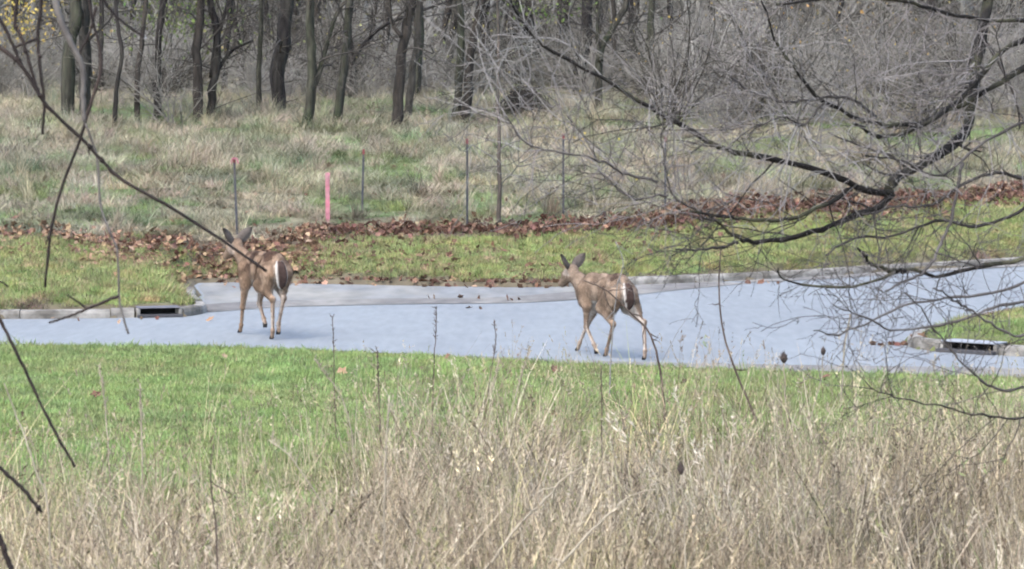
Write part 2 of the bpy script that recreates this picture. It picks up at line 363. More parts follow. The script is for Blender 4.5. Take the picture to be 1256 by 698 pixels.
kerb('right_kerb_return', [(5.9, 39.3), (5.36, 37.8), (5.28, 37.0), (5.38, 36.66), (5.56, 36.46)], .5, '')
kerb('right_kerb', [(6.24, 35.90), (6.48, 35.72), (9, 34.5), (14, 33)], .85, '')

def box_v(x0, x1, y0, y1, z0, z1):
    v = [(x, y, z) for x in (x0, x1) for y in (y0, y1) for z in (z0, z1)]
    f = [[0, 1, 3, 2], [4, 6, 7, 5], [0, 4, 5, 1], [2, 3, 7, 6], [0, 2, 6, 4], [1, 5, 7, 3]]
    return v, f
def bevelled(name, boxes, m, parent, bev=.008):
    b = MB()
    for bx in boxes: b.add(*box_v(*bx))
    o = obj(name, b.mesh(name, m, False), parent)
    mo = o.modifiers.new('bevel', 'BEVEL'); mo.width = bev; mo.segments = 2
    return o
def inlet(loc, ang, w, label, lidm):
    r = empty('storm_drain_inlet', (loc[0], loc[1], 0)); r.rotation_euler.z = ang
    tag(r, label, 'storm drain', 'storm drain inlets in the kerbs')
    bevelled('side_block', [(-w / 2 - .055, -w / 2, 0, .2, -.08, .131)], M['kerb'], r, .012)
    bevelled('side_block', [(w / 2, w / 2 + .055, 0, .2, -.08, .131)], M['kerb'], r, .012)
    bevelled('lid', [(-w / 2 - .03, w / 2 + .03, -.012, .34, .131, .150)], lidm, r, .01)
    bevelled('opening_shade', [(-w / 2 - .05, w / 2 + .05, .16, .33, -.2, .127)], M['inlet_shade'], r, .004)  # solid black block, paints the darkness behind the drain slot
    bevelled('sill', [(-w / 2 - .05, w / 2 + .05, -.10, .16, -.2, .045)], M['iron'], r, .005)
inlet(inlet_l, math.atan2(.2, .7), .58, 'storm drain inlet with dull purple-grey lid in the left grassy kerb', M['lid_dark'])
inlet(inlet_r, math.atan2(-.56, .68), .74, 'storm drain inlet with pale shiny lid in the right grassy kerb', M['lid'])

# ------------------------------------------------------------------ scattered stuff through geometry nodes
def scatter(name, pts, rot, scl, colr, idx, sources, label=None, kind='stuff', parent=None):
    """one object: a cloud of points carrying instances of the source meshes"""
    col_ = bpy.data.collections.new(name + '_sources')
    for k, me in enumerate(sources):
        o = bpy.data.objects.new('%s_source_%02d' % (name, k), me); col_.objects.link(o)
    n = len(pts); me = bpy.data.meshes.new(name); me.vertices.add(n); me.vertices.foreach_set('co', np.asarray(pts, float).ravel())
    a = me.attributes.new('rot', 'FLOAT_VECTOR', 'POINT'); a.data.foreach_set('vector', np.asarray(rot, float).ravel())
    a = me.attributes.new('scl', 'FLOAT_VECTOR', 'POINT'); a.data.foreach_set('vector', np.asarray(scl, float).ravel())
    a = me.attributes.new('col', 'FLOAT_COLOR', 'POINT'); a.data.foreach_set('color', np.concatenate([colr, np.ones((n, 1))], 1).ravel())
    a = me.attributes.new('idx', 'INT', 'POINT'); a.data.foreach_set('value', np.asarray(idx, np.int32))
    o = obj(name, me, parent); o['kind'] = kind
    if label: o['label'] = label
    ng = bpy.data.node_groups.new(name + '_nodes', 'GeometryNodeTree')
    ng.interface.new_socket('Geometry', in_out='INPUT', socket_type='NodeSocketGeometry'); ng.interface.new_socket('Geometry', in_out='OUTPUT', socket_type='NodeSocketGeometry')
    N = ng.nodes; Lk = ng.links
    gi = N.new('NodeGroupInput'); go = N.new('NodeGroupOutput'); ip = N.new('GeometryNodeInstanceOnPoints'); ci = N.new('GeometryNodeCollectionInfo')
    ci.inputs['Collection'].default_value = col_; ci.inputs['Separate Children'].default_value = True; ci.inputs['Reset Children'].default_value = True
    def named(nm, t):
        q = N.new('GeometryNodeInputNamedAttribute'); q.data_type = t; q.inputs['Name'].default_value = nm; return q.outputs['Attribute']
    ip.inputs['Pick Instance'].default_value = True
    m2p = N.new('GeometryNodeMeshToPoints'); Lk.new(gi.outputs[0], m2p.inputs[0])
    Lk.new(m2p.outputs[0], ip.inputs['Points']); Lk.new(ci.outputs[0], ip.inputs['Instance'])
    er = N.new('FunctionNodeEulerToRotation'); Lk.new(named('rot', 'FLOAT_VECTOR'), er.inputs[0])
    Lk.new(named('idx', 'INT'), ip.inputs['Instance Index']); Lk.new(er.outputs[0], ip.inputs['Rotation']); Lk.new(named('scl', 'FLOAT_VECTOR'), ip.inputs['Scale'])
    Lk.new(ip.outputs[0], go.inputs[0])
    md = o.modifiers.new('scatter', 'NODES'); md.node_group = ng
    return o
def blades(n, hmin, hmax, w, spread, bend, segs=4, lean=.25, kink=0.0):
    """n curved ribbons as one small tuft"""
    p0 = np.zeros((n, 3)); r = spread * np.sqrt(rng.uniform(0, 1, n)); a = rng.uniform(0, 2 * math.pi, n)
    p0[:, 0] = r * np.cos(a); p0[:, 1] = r * np.sin(a)
    h = rng.uniform(hmin, hmax, n); az = rng.uniform(0, 2 * math.pi, n); th = np.abs(rng.normal(scale=lean, size=n)); bd = rng.uniform(.3, 1, n) * bend
    v = []; f = []; k = 0
    dirx = np.stack([np.cos(az), np.sin(az)], 1); wv = np.stack([-np.sin(az), np.cos(az), np.zeros(n)], 1)
    tw = rng.uniform(-.9, .9, n); wv = wv * np.cos(tw)[:, None] + np.stack([np.cos(az), np.sin(az), np.zeros(n)], 1) * np.sin(tw)[:, None]
    p = p0.copy(); ang = th.copy(); ww = w * rng.uniform(.6, 1.3, n)
    kk = rng.integers(1, segs + 1, n); kb = (rng.random(n) < kink) * rng.uniform(.6, 1.7, n)
    rows = []
    for s in range(segs + 1):
        wd = ww * (1 - (s / segs) ** 2) + .0008
        rows.append((p - wv * wd[:, None] / 2, p + wv * wd[:, None] / 2))
        d = np.concatenate([dirx * np.sin(ang)[:, None], np.cos(ang)[:, None]], 1)
        p = p + d * (h / segs)[:, None]; ang = ang + bd / segs + np.where(kk == s, kb, 0)
    vv = np.stack([np.stack(r_, 1) for r_ in rows], 1)     # n, segs+1, 2, 3
    b = np.arange(n)[:, None] * (segs + 1) * 2 + np.arange(segs)[None] * 2
    q = np.stack([b, b + 1, b + 3, b + 2], -1).reshape(-1, 4)
    return vv.reshape(-1, 3), q
def jit(c, n, s=.18, hue=.06):
    c = np.asarray(c, float); return np.clip(c * (1 + rng.normal(scale=s, size=(n, 1))) * (1 + rng.normal(scale=hue, size=(n, 3))), .004, .9)
def pick(cols, n, w=None):
    cols = np.asarray(cols, float); k = rng.choice(len(cols), n, p=w); return cols[k]

def fast_mesh(name, v, q, m, cols=None, attr='col', smooth=True):
    """many faces of one size straight into mesh arrays"""
    v = np.ascontiguousarray(v, np.float32); q = np.ascontiguousarray(q, np.int32); k = q.shape[1]
    me = bpy.data.meshes.new(name); me.vertices.add(len(v)); me.vertices.foreach_set('co', v.ravel())
    me.loops.add(q.size); me.loops.foreach_set('vertex_index', q.ravel()); me.polygons.add(len(q)); me.polygons.foreach_set('loop_start', np.arange(0, q.size, k, dtype=np.int32))
    me.polygons.foreach_set('use_smooth', np.full(len(q), smooth)); me.materials.append(m); me.update(calc_edges=True)
    if cols is not None:
        a = me.attributes.new(attr, 'FLOAT_COLOR', 'POINT'); a.data.foreach_set('color', np.concatenate([cols, np.ones((len(cols), 1))], 1).astype(np.float32).ravel())
    return me
def bake(tufts, pos, yaw, tilt, scl, cols):
    """copies of small tufts gathered as arrays; tufts: list of (v, q)"""
    V, Qd, Cl, n0 = [], [], [], 0; pick_ = rng.integers(0, len(tufts), len(pos))
    for k, (v, q) in enumerate(tufts):
        s_ = np.nonzero(pick_ == k)[0]
        if not len(s_): continue
        c, s2 = np.cos(yaw[s_])[:, None], np.sin(yaw[s_])[:, None]; x_ = v[:, 0][None] * c - v[:, 1][None] * s2; y_ = v[:, 0][None] * s2 + v[:, 1][None] * c; z_ = np.repeat(v[:, 2][None], len(s_), 0)
        x_ = x_ + z_ * tilt[s_, 0][:, None]; y_ = y_ + z_ * tilt[s_, 1][:, None]
        w = np.stack([x_, y_, z_], -1) * scl[s_][:, None, None] + pos[s_][:, None]
        V.append(w.reshape(-1, 3)); Qd.append((q[None] + (np.arange(len(s_)) * len(v))[:, None, None]).reshape(-1, q.shape[1]) + n0); n0 += w.shape[0] * w.shape[1]
        Cl.append(np.repeat(cols[s_], len(v), 0) * rng.uniform(.8, 1.2, (len(s_) * len(v) // 2, 1)).repeat(2, 0)[:len(s_) * len(v)] if len(v) % 2 == 0 else np.repeat(cols[s_], len(v), 0))
    return np.vstack(V), np.vstack(Qd), np.vstack(Cl)
def patch_mat(name, transl):
    m = attr_mat(name, 'col', 'INSTANCER', .8, .2, 4, transl); nt = m.node_tree; at = next(n for n in nt.nodes if n.type == 'ATTRIBUTE'); vm = at.outputs['Color'].links[0].to_node
    a2 = nt.nodes.new('ShaderNodeAttribute'); a2.attribute_type = 'GEOMETRY'; a2.attribute_name = 'var'; mu = nt.nodes.new('ShaderNodeVectorMath'); mu.operation = 'MULTIPLY'
    nt.links.new(at.outputs['Color'], mu.inputs[0]); nt.links.new(a2.outputs['Color'], mu.inputs[1]); nt.links.new(mu.outputs[0], vm.inputs[0]); return m
M['lawn_patch'] = patch_mat('lawn_blades', .2); M['bank_patch'] = patch_mat('bank_blades', .1)
def patch(name, tufts, n, half, m, tl=.25, s0=.7, s1=1.25, var=.2, hue=.05, odd=None, oddf=0.0):
    pos = np.stack([rng.uniform(-half, half, n), rng.uniform(-half, half, n), np.zeros(n)], 1)
    c = np.ones((n, 3)) * (1 + rng.normal(scale=var, size=(n, 1))) * (1 + rng.normal(scale=hue, size=(n, 3)))
    if odd is not None: k = rng.random(n) < oddf; c[k] *= np.array(odd)
    v, q, cc = bake(tufts, pos, rng.uniform(0, 6.28, n), rng.normal(scale=tl, size=(n, 2)), rng.uniform(s0, s1, n), np.clip(c, .2, 2.2)); return fast_mesh(name, v, q, m, cc, 'var')

def box_pts(n, x0, x1, y0, y1): return rng.uniform(x0, x1, n), rng.uniform(y0, y1, n)
# short green grass: the lawn in front of the road, the verges and the right-hand island
lt = [blades(16, .03, .085, .006, .075, .9, 3, .45) for _ in range(4)]
HALF = .2
src = [patch('lawn_tuft', lt, 1, .001, M['lawn_patch']) for _ in range(5)] + [patch('lawn_patch', lt, 34, HALF, M['lawn_patch'], odd=(1.5, 1.05, 1.5), oddf=.12) for _ in range(6)] + [patch('verge_patch', lt, 34, HALF, M['lawn_patch'], s0=.7, s1=1.7, var=.3, odd=(1.35, .95, 1.4), oddf=.3) for _ in range(6)]
cx, cy = np.meshgrid(np.arange(-12, 13, 2 * HALF), np.arange(19, 66, 2 * HALF)); cx, cy = cx.ravel(), cy.ravel()
def lawn_ok(x, y): return ~onroad(x, y) & (y < leaf_line(x, y) + .9) & (np.abs(x) < y * .19 + 1.5)
dedge = np.minimum(distpoly(ROAD, cx, cy), distpoly(ISLAND, cx, cy)); inner = lawn_ok(cx, cy) & (dedge > .34) & (cy < leaf_line(cx, cy) - .7)
for c in (inlet_l, inlet_r): inner &= np.hypot(cx - c[0], cy - c[1] - .2) > .65
px_, py_ = cx[inner], cy[inner]; pi_ = np.where(py_ > 38, rng.integers(11, 17, len(px_)), rng.integers(5, 11, len(px_)))
fx, fy = box_pts(90000, -12, 13, 19, 66); gi, gj = np.round((fx + 12) / (2 * HALF)).astype(int), np.round((fy - 19) / (2 * HALF)).astype(int)
ncx = len(np.arange(-12, 13, 2 * HALF)); cell = np.clip(gj * ncx + gi, 0, len(cx) - 1)
ok = lawn_ok(fx, fy) & ~inner[cell] & ((fy < 38) | (rng.random(len(fx)) > smooth01((fy - leaf_line(fx, fy) + 1.0) / 1.5))); de = np.minimum(distpoly(ROAD, fx, fy), distpoly(ISLAND, fx, fy))
ok &= (de > .21) | ((fy < 38) & (de > .05) & ~inpoly(ISLAND, fx, fy))
for c in (inlet_l, inlet_r): ok &= np.hypot(fx - c[0], fy - c[1] - .15) > .40
fx, fy = fx[ok], fy[ok]
x = np.concatenate([px_, fx]); y = np.concatenate([py_, fy]); idx = np.concatenate([pi_, rng.integers(0, 5, len(fx))]); n = len(x); z = H(x, y); dk = np.minimum(distpoly(ROAD, x, y), distpoly(ISLAND, x, y))
cl = jit((.24, .32, .122), n, .08, .03); far = y > 38
cl[far] = jit((.25, .30, .115), far.sum(), .12, .05)
pt = smooth01((vnoise(x, y, 1.3, 4) - .05) * 1.5) * .4 + .25 * smooth01(vnoise(x, y, .5, 12) * 1.5); cl = cl * (1 - pt[:, None]) + np.array([.26, .265, .125]) * pt[:, None]
dirt = far & (rng.random(n) < .6 * (1 - smooth01((dk - .2) / .3))); cl[dirt] = jit((.17, .14, .095), dirt.sum())
sc = rng.uniform(.8, 1.15, n) * (1 + .3 * vnoise(x, y, .9, 7)) * np.where((dk < .5) & (rng.random(n) < .12), rng.uniform(1.3, 2.1, n), 1); ispatch = idx >= 5; zs = sc.copy(); sc[ispatch] = 1.0
yaw = rng.uniform(0, 6.28, n); yaw[ispatch] = rng.integers(0, 4, ispatch.sum()) * math.pi / 2
e_ = .1; hx = (H(x + e_, y) - H(x - e_, y)) / (2 * e_); hy = (H(x, y + e_) - H(x, y - e_)) / (2 * e_)
rx_ = np.where(ispatch, np.arctan(hy), 0); ry_ = np.where(ispatch, -np.arctan(hx), 0)
from mathutils import Euler
rots = np.zeros((n, 3)); rots[:, 2] = yaw
for i in np.nonzero(ispatch)[0]: rots[i] = (Euler((rx_[i], ry_[i], 0)).to_matrix() @ Euler((0, 0, yaw[i])).to_matrix()).to_euler()
scatter('lawn_grass', np.stack([x, y, z - .006], 1), rots, np.stack([sc, sc, zs], 1), cl, idx, src, 'short green lawn grass on both sides of the road')

# rough dry grass on the bank behind the leaves, pressed over and tangled
bt = [blades(20, .14, .56, .009, .14, 1.9, 4, .75, .3) for _ in range(6)]
BH = .4
src = [patch('bank_patch', bt, 34, BH * 1.15, M['bank_patch'], .35, .5, 1.2, .28, .05) for _ in range(10)] + [patch('bank_patch_low', bt, 36, BH * 1.15, M['bank_patch'], .35, .4, .8, .28, .06) for _ in range(5)]
cx, cy = np.meshgrid(np.arange(-16, 19, 2 * BH), np.arange(49, 96, 2 * BH)); x = cx.ravel() + rng.normal(scale=.1, size=cx.size); y = cy.ravel() + rng.normal(scale=.1, size=cx.size)
ll = leaf_line(x, y); ok = (y > ll + .3) & (np.abs(x) < y * .19 + 1.2) & (rng.random(len(x)) < np.where(y > 82, .45, 1.0)); x, y, ll = x[ok], y[ok], ll[ok]; n = len(x)
gpat = smooth01((vnoise(x, y, .35, 2) + .1) * 1.6); gp2 = smooth01(vnoise(x, y, .8, 9) + .35)
cl = jit((.31, .28, .205), n, .16, .03); ol = rng.random(n) < .3; cl[ol] = jit((.205, .21, .135), ol.sum(), .15)
isg = rng.random(n) < np.clip(.14 + 1.0 * gpat * gp2, 0, 1); cl[isg] = jit((.178, .232, .104), isg.sum(), .15)
idx = np.where(isg, rng.integers(10, 15, n), rng.integers(0, 10, n)); sc = (.9 + .3 * vnoise(x, y, .6, 5)) * np.where(y < ll + 1.8, .75, 1)
for pp_, dd_ in ((402, 55.), (444, 55.8), (691, 55.8), (573, 54.6)): sc = sc * np.where((np.abs(x - (pp_ - 628) / FPX * dd_) < .45) & (y > dd_ - 2.5) & (y < dd_ + .3), .6, 1)
scatter('bank_grass', np.stack([x, y, H(x, y) - .02], 1), np.stack([np.full(n, .09), np.zeros(n), rng.uniform(0, 6.28, n)], 1), np.stack([np.ones(n), np.ones(n), sc], 1), cl, idx, src, 'rough dry grass tangled with green on the bank')
# taller pale tussocks here and there on the bank
tt = [blades(26, .3, .75, .010, .10, 1.2, 4, .3, .15) for _ in range(5)]; src = [patch('tussock', tt, 3, .12, M['bank_patch'], .15) for _ in range(5)]
x, y = box_pts(1500, -15, 17, 52, 80); ok = (y > leaf_line(x, y) + 1.0) & (vnoise(x, y, .7, 15) > .12) & ~((y < 56) & (np.abs(x + 3.6) < .4)) & ~((y < 54) & (np.abs(x + 5.25) < .4)) & (np.abs(x) < y * .19 + 1) & (rng.random(len(x)) < .55); x, y = x[ok], y[ok]; n = len(x)
scatter('bank_tussocks', np.stack([x, y, H(x, y) - .02], 1), np.stack([rng.normal(scale=.1, size=n), rng.normal(scale=.1, size=n), rng.uniform(0, 6.28, n)], 1), np.repeat(rng.uniform(.5, 1.1, n)[:, None], 3, 1), jit((.34, .31, .23), n, .18), rng.integers(0, 5, n), src, 'pale upright tussocks of dry grass on the bank')

# tall dry grass in the foreground
def seeds(v1, segs, m_=8):
    tips = v1.reshape(-1, segs + 1, 2, 3).mean(2); out = []
    for t in tips:
        d = t[-1] - t[-2]; d /= np.linalg.norm(d)
        st = t[-1][None] - d * rng.uniform(0, .15, m_)[:, None]; e = st + (d * .9 + rng.normal(scale=.4, size=(m_, 3))) * rng.uniform(.015, .04, m_)[:, None]
        s_ = np.cross(e - st, rng.normal(size=(m_, 3))); s_ /= np.linalg.norm(s_, axis=1, keepdims=True) + 1e-9
        out.append(np.stack([st, (st + e) / 2 + s_ * .004, e, (st + e) / 2 - s_ * .004], 1).reshape(-1, 3))
    v = np.vstack(out); return v, np.arange(len(v)).reshape(-1, 4)
def join(*parts):
    V, Qd, n0 = [], [], 0
    for v, q in parts: V.append(v); Qd.append(q + n0); n0 += len(v)
    return np.vstack(V), np.vstack(Qd)
def dry_tuft(kind):
    st = blades((4, 5, 5)[kind], .6, 1.1, .0045, .1, .45, 4, .2, .22)
    if kind == 0: return join(blades(10, .3, .8, .008, .15, 1.0, 4, .3, .3), blades(3, .8, 1.3, .006, .15, 1.9, 4, .3, .1), st)
    if kind == 1: return join(blades(8, .25, .7, .009, .14, 1.6, 4, .4, .45), st, seeds(st[0], 4))
    return join(st, seeds(st[0], 4, 12))
MEAD_PX = [-400, 0, 200, 380, 480, 620, 800, 1000, 1256, 1700]; MEAD_D = [20.4, 20.8, 20.9, 21.4, 24.2, 25.4, 24.9, 25.0, 25.6, 26]
x, y = box_pts(19000, -7, 7, 9.5, 29); u = x / y * FPX + 628; em = np.interp(u, MEAD_PX, MEAD_D) + .7 * vnoise(x, y, 1.6, 3)
dens = np.where(y < em, .22 + .78 * smooth01((em - y) / 6), 0) * (.62 + .38 * smooth01(vnoise(x, y, 2.1, 31) * 2 + .6)) * np.where(y < 12.5, .5, 1)
ok = (np.abs(x) < y * .185 + .5) & (rng.random(len(x)) < dens); x, y = x[ok], y[ok]
x2, y2 = box_pts(3200, -7, 7, 19, 31); u2 = x2 / y2 * FPX + 628; em2 = np.interp(u2, MEAD_PX, MEAD_D); ok = (y2 > em2 - 1) & (np.abs(x2) < y2 * .185 + .5) & (rng.random(len(x2)) < np.clip(.55 * (1 - (y2 - em2) / 6), 0, 1)) & (vnoise(x2, y2, 1.1, 21) > -.25); x2, y2 = x2[ok], y2[ok]
def dry_cols(n, x=None, y=None):
    c = pick([(.31, .27, .205), (.43, .39, .31), (.23, .195, .148), (.30, .285, .17), (.12, .095, .072), (.47, .42, .29)], n, [.29, .22, .19, .10, .13, .07]) * (1 + rng.normal(scale=.15, size=(n, 1)))
    c = c * np.array([1.19, 1.13, 1.07]); gm = rng.random(n) < .06; c[gm] = jit((.20, .22, .095), gm.sum())
    if x is not None: c = c * (1 + .38 * vnoise(x, y, 1.5, 41) + .25 * vnoise(x, y, 4.2, 17))[:, None] * (1 + np.array([.05, 0, -.10]) * vnoise(x, y, .8, 23)[:, None])
    return np.clip(c, .01, .9)
n = len(x); V1 = bake([dry_tuft(k) for k in (0, 0, 0, 0, 1, 1, 1, 2)], np.stack([x, y, H(x, y) - .02], 1), rng.uniform(0, 6.28, n), rng.normal(scale=.24, size=(n, 2)), rng.uniform(.55, 1.1, n) * (1 + .34 * vnoise(x, y, 1.1, 6)), dry_cols(n, x, y))
n = len(x2); V2 = bake([dry_tuft(2) for k in range(5)], np.stack([x2, y2, H(x2, y2) - .02], 1), rng.uniform(0, 6.28, n), rng.normal(scale=.15, size=(n, 2)), rng.uniform(.35, .95, n), dry_cols(n))
M['dry_geo'] = attr_mat('dry_blades', 'col', 'GEOMETRY', .8, .3, 2.5, .12)
o = obj('tall_dry_grass', fast_mesh('tall_dry_grass', np.vstack([V1[0], V2[0]]), np.vstack([V1[1], V2[1] + len(V1[0])]), M['dry_geo'], np.vstack([V1[2], V2[2]])))
tag(o, 'tall pale dry grass with seed heads filling the foreground', None, None, 'stuff')

# fallen leaves drifted along the foot of the bank
def leaf_mesh(seed, m):
    r_ = random.Random(seed); n = 10; L = 1.0
    out = []
    for k in range(n):
        a = 2 * math.pi * k / n; rad = (.5 if k % 2 == 0 else .33) * r_.uniform(.8, 1.15)
        xx, yy = rad * math.cos(a), rad * .8 * math.sin(a)
        out.append((xx, yy, .22 * yy * yy * 4 * r_.uniform(.3, 1.2) + r_.uniform(-.05, .08) + .18 * xx * xx * r_.choice((-1, 1.5))))
    out.append((0, 0, r_.uniform(-.06, .02)))
    st = [(-.45, .02, .0), (-.45, -.02, 0), (-.85, 0, r_.uniform(0, .2))]
    return mesh('leaf', out + st, [[k, (k + 1) % n, n] for k in range(n)] + [[n + 1, n + 2, n + 3]], m, False)
def rot_eul(n, t=.5): return np.stack([rng.normal(scale=t, size=n), rng.normal(scale=t, size=n), rng.uniform(0, 6.28, n)], 1)
def band_pts(n, pxr, d0, d1, jitter=.5):
    px = rng.uniform(*pxr, n); ld = np.interp(px, LEAF_PX, LEAF_D); yy = ld + rng.uniform(d0, d1, n) + rng.normal(scale=jitter, size=n) * .4
    return (px - 628) / FPX * yy, yy
L_ = []
L_.append(band_pts(420, (-40, 400), -2.6, 0.4)); L_.append(band_pts(300, (-40, 400), -.5, 0.6)); L_.append(band_pts(420, (235, 395), -3.6, -1.0)); L_.append(band_pts(420, (90, 390), -3.4, 0.2)); L_.append(band_pts(160, (360, 560), -4.6, -.5)); L_.append(band_pts(420, (130, 390), -3.0, .3)); L_.append(band_pts(500, (380, 700), -.55, .45)); L_.append(band_pts(1900, (620, 1330), -.9, .9, .6))
L_.append(band_pts(700, (300, 1300), -.5, .6)); L_.append(band_pts(1500, (800, 1330), -1.9, 1.4, .6)); L_.append(band_pts(160, (350, 800), -4.5, -.3)); L_.append(band_pts(350, (-60, 1320), .3, 8)); L_.append(band_pts(90, (0, 1300), -5, 0))
x = np.concatenate([a for a, b in L_]); y = np.concatenate([b for a, b in L_])
ok = ~onroad(x, y) & (distpoly(ROAD, x, y) > .12); x, y = x[ok], y[ok]
# a few that have blown on to the road by the kerbs
rx, ry = [], []
for px, py, k, s in ((520, 368, 4, .6), (630, 369, 3, .12), (940, 348, 5, .3), (680, 351, 8, .4), (300, 352, 5, .8), (1100, 425, 14, .22), (140, 392, 6, .9), (560, 380, 2, .3)):
    g = G(px, py)
    for _ in range(k): rx.append(g[0] + rng.normal(scale=s)); ry.append(g[1] + rng.normal(scale=s * .4))
for _ in range(190):
    px = rng.uniform(245, 700); xx = (px - 628) / FPX * 49.6; yy = np.interp(xx, [-5.6, -5.0, -3.3, -1.6, .17, 1.2], [50.1, 50.2, 49.7, 49.2, 48.8, 49.1]) + rng.normal(.15, .22); rx.append(xx); ry.append(yy)
for _ in range(12): yy = rng.uniform(25, 36); rx.append(rng.uniform(-.18, .18) * yy); ry.append(yy)
rx, ry = np.array(rx), np.array(ry); zr = np.where(onroad(rx, ry), .02, H(rx, ry) + np.where(ry < 38, .05, .02))
z = H(x, y) + rng.uniform(.015, .13, len(x)) * np.where(np.abs(y - leaf_line(x, y)) < 1.2, 1.0, .45)
x = np.concatenate([x, rx]); y = np.concatenate([y, ry]); z = np.concatenate([z, zr]); n = len(x)
size = rng.uniform(.07, .19, n); u = x / y * FPX + 628
kindw = np.where(u[:, None] < 400, np.array([.36, .46, .18])[None], np.array([.32, .07, .61])[None])
lk = (rng.random((n, 1)) > np.cumsum(kindw, 1)).sum(1).clip(0, 2)
order = np.argsort(-size / y * np.where(np.abs(u - 628) < 640, 1, .01)); big = order[:300]; rest = order[300:]
drift = scatter('leaf_drift', np.stack([x, y, z], 1)[rest], rot_eul(len(rest), .7), np.repeat(size[rest][:, None], 3, 1),
                np.where((lk[rest] == 0)[:, None], jit((.18, .108, .078), len(rest)), np.where((lk[rest] == 1)[:, None], jit((.33, .22, .145), len(rest)), jit((.12, .066, .048), len(rest)))),
                rng.integers(0, 6, len(rest)), [leaf_mesh(k, M['leaf']) for k in range(6)], 'brown fallen leaves drifted along the foot of the bank')
lms = [[leaf_mesh(20 + k, M[mn]) for k in range(4)] for mn in ('leaf_obj', 'leaf_obj2', 'leaf_obj3')]
for i in big:
    o = obj('leaf', random.choice(lms[lk[i]]), drift, (x[i], y[i], z[i])); o.scale = (size[i],) * 3
    o.rotation_euler = (random.gauss(0, .6), random.gauss(0, .6), random.uniform(0, 6.28))

# ------------------------------------------------------------------ the wood: single trees
def wood_tree(path, w, bark, label, twigs=1.0, top=None, limbs=(), tw='twig_dark', height=None, D=None):
    g = G(*path[0]) if D is None else P(path[0][0], path[0][1], D)
    D = g[1]; mpp = D / FPX                       # metres in one picture pixel at that distance
    pts = [g - np.array([0, 0, .3]), g] + [P(px, py, D + (k + 1) * .15) for k, (px, py) in enumerate(path[1:])]
    last, prev = pts[-1], pts[-2]; d = last - prev; d /= np.linalg.norm(d); hgt = height or rng.uniform(10, 13)
    while pts[-1][2] - g[2] < hgt:
        d = d + np.array([rng.normal(scale=.08), rng.normal(scale=.08), .12]); d /= np.linalg.norm(d); pts.append(pts[-1] + d * 1.6)
    n = 44; p = catmull(pts, n); wob = np.cumsum(rng.normal(scale=1, size=(n, 2)), 0); wob -= np.linspace(0, 1, n)[:, None] * wob[-1]; p[3:, :2] += (wob * w * mpp * .09)[3:]; r0 = w * mpp / 2; r = r0 * np.linspace(1.05, .28, n); r[:3] *= np.array([1.4, 1.22, 1.06])
    r *= 1 + rng.normal(scale=.04, size=n)
    root = empty('tree', g); tag(root, label, 'tree', 'trees of the bare wood')
    b = MB(); b.one(p, r, 11); tv_ = b.v[0].reshape(n, 11, 3); tv_ += (tv_ - p[:, None]) * (rng.normal(scale=.10, size=(1, 11, 1)) + np.cumsum(rng.normal(scale=.035, size=(n, 11, 1)), 0) * .5 + rng.normal(scale=.05, size=(n, 11, 1)))
    mains_p, mains_r = p[None], r[None]
    for lp, lw in limbs:                          # limbs that show in the photograph
        q = catmull([P(px, py, D + .1 + k * .25) for k, (px, py) in enumerate(lp)], 12)
        b.one(q, np.linspace(lw, lw * .45, 12) * mpp / 2, 7)
        cpaths, cr = spawn(q[None], np.linspace(lw, lw * .45, 12)[None] * mpp / 2, int(9 * twigs) + 3, .6, 2.0, npts=7, rscale=.4, rmin=.006, wig=.2)
        b2p = (cpaths, cr); limbs_extra.append(b2p)
    me = b.mesh('trunk', M[bark]); me.transform(Matrix.Translation(-Vector(g))); obj('trunk', me, root)
    cb = MB()
    k1 = max(4, int(13 * twigs))
    p1, r1 = spawn(mains_p, mains_r, k1, 1.4, 3.8, ang=(40, 85), npts=9, rscale=.22, rmin=.013, wig=.2, tmin=.22, up=.1, grav=-.015)
    cb.tube(p1, r1, 5)
    p2, r2 = spawn(p1, r1, 6, .7, 2.4, npts=7, rscale=.55, rmin=.008, wig=.2, grav=-.06); cb.tube(p2, r2, 4)
    p3, r3 = spawn(p2, r2, 5, .3, 1.1, npts=5, rscale=.6, rmin=.006, wig=.22, grav=-.02); cb.tube(p3, r3, 3)
    if twigs > .5:                                # thin shoots low on the trunk
        p4, r4 = spawn(mains_p, mains_r, 8, .4, 1.6, ang=(40, 85), npts=6, rscale=.1, rmin=.008, wig=.25, tmin=.05, tmax=.4); cb.tube(p4, r4, 4)
        p5, r5 = spawn(p4, r4, 3, .2, .7, npts=4, rscale=.6, rmin=.005, wig=.25); cb.tube(p5, r5, 3)
    while limbs_extra:
        a, c = limbs_extra.pop(); cb.tube(a, c, 4); a2, c2 = spawn(a, c, 3, .3, .9, npts=5, rscale=.6, rmin=.006, wig=.25); cb.tube(a2, c2, 3)
    me = cb.mesh('crown', M[tw]); me.transform(Matrix.Translation(-Vector(g))); obj('crown', me, root)
    return root
limbs_extra = []
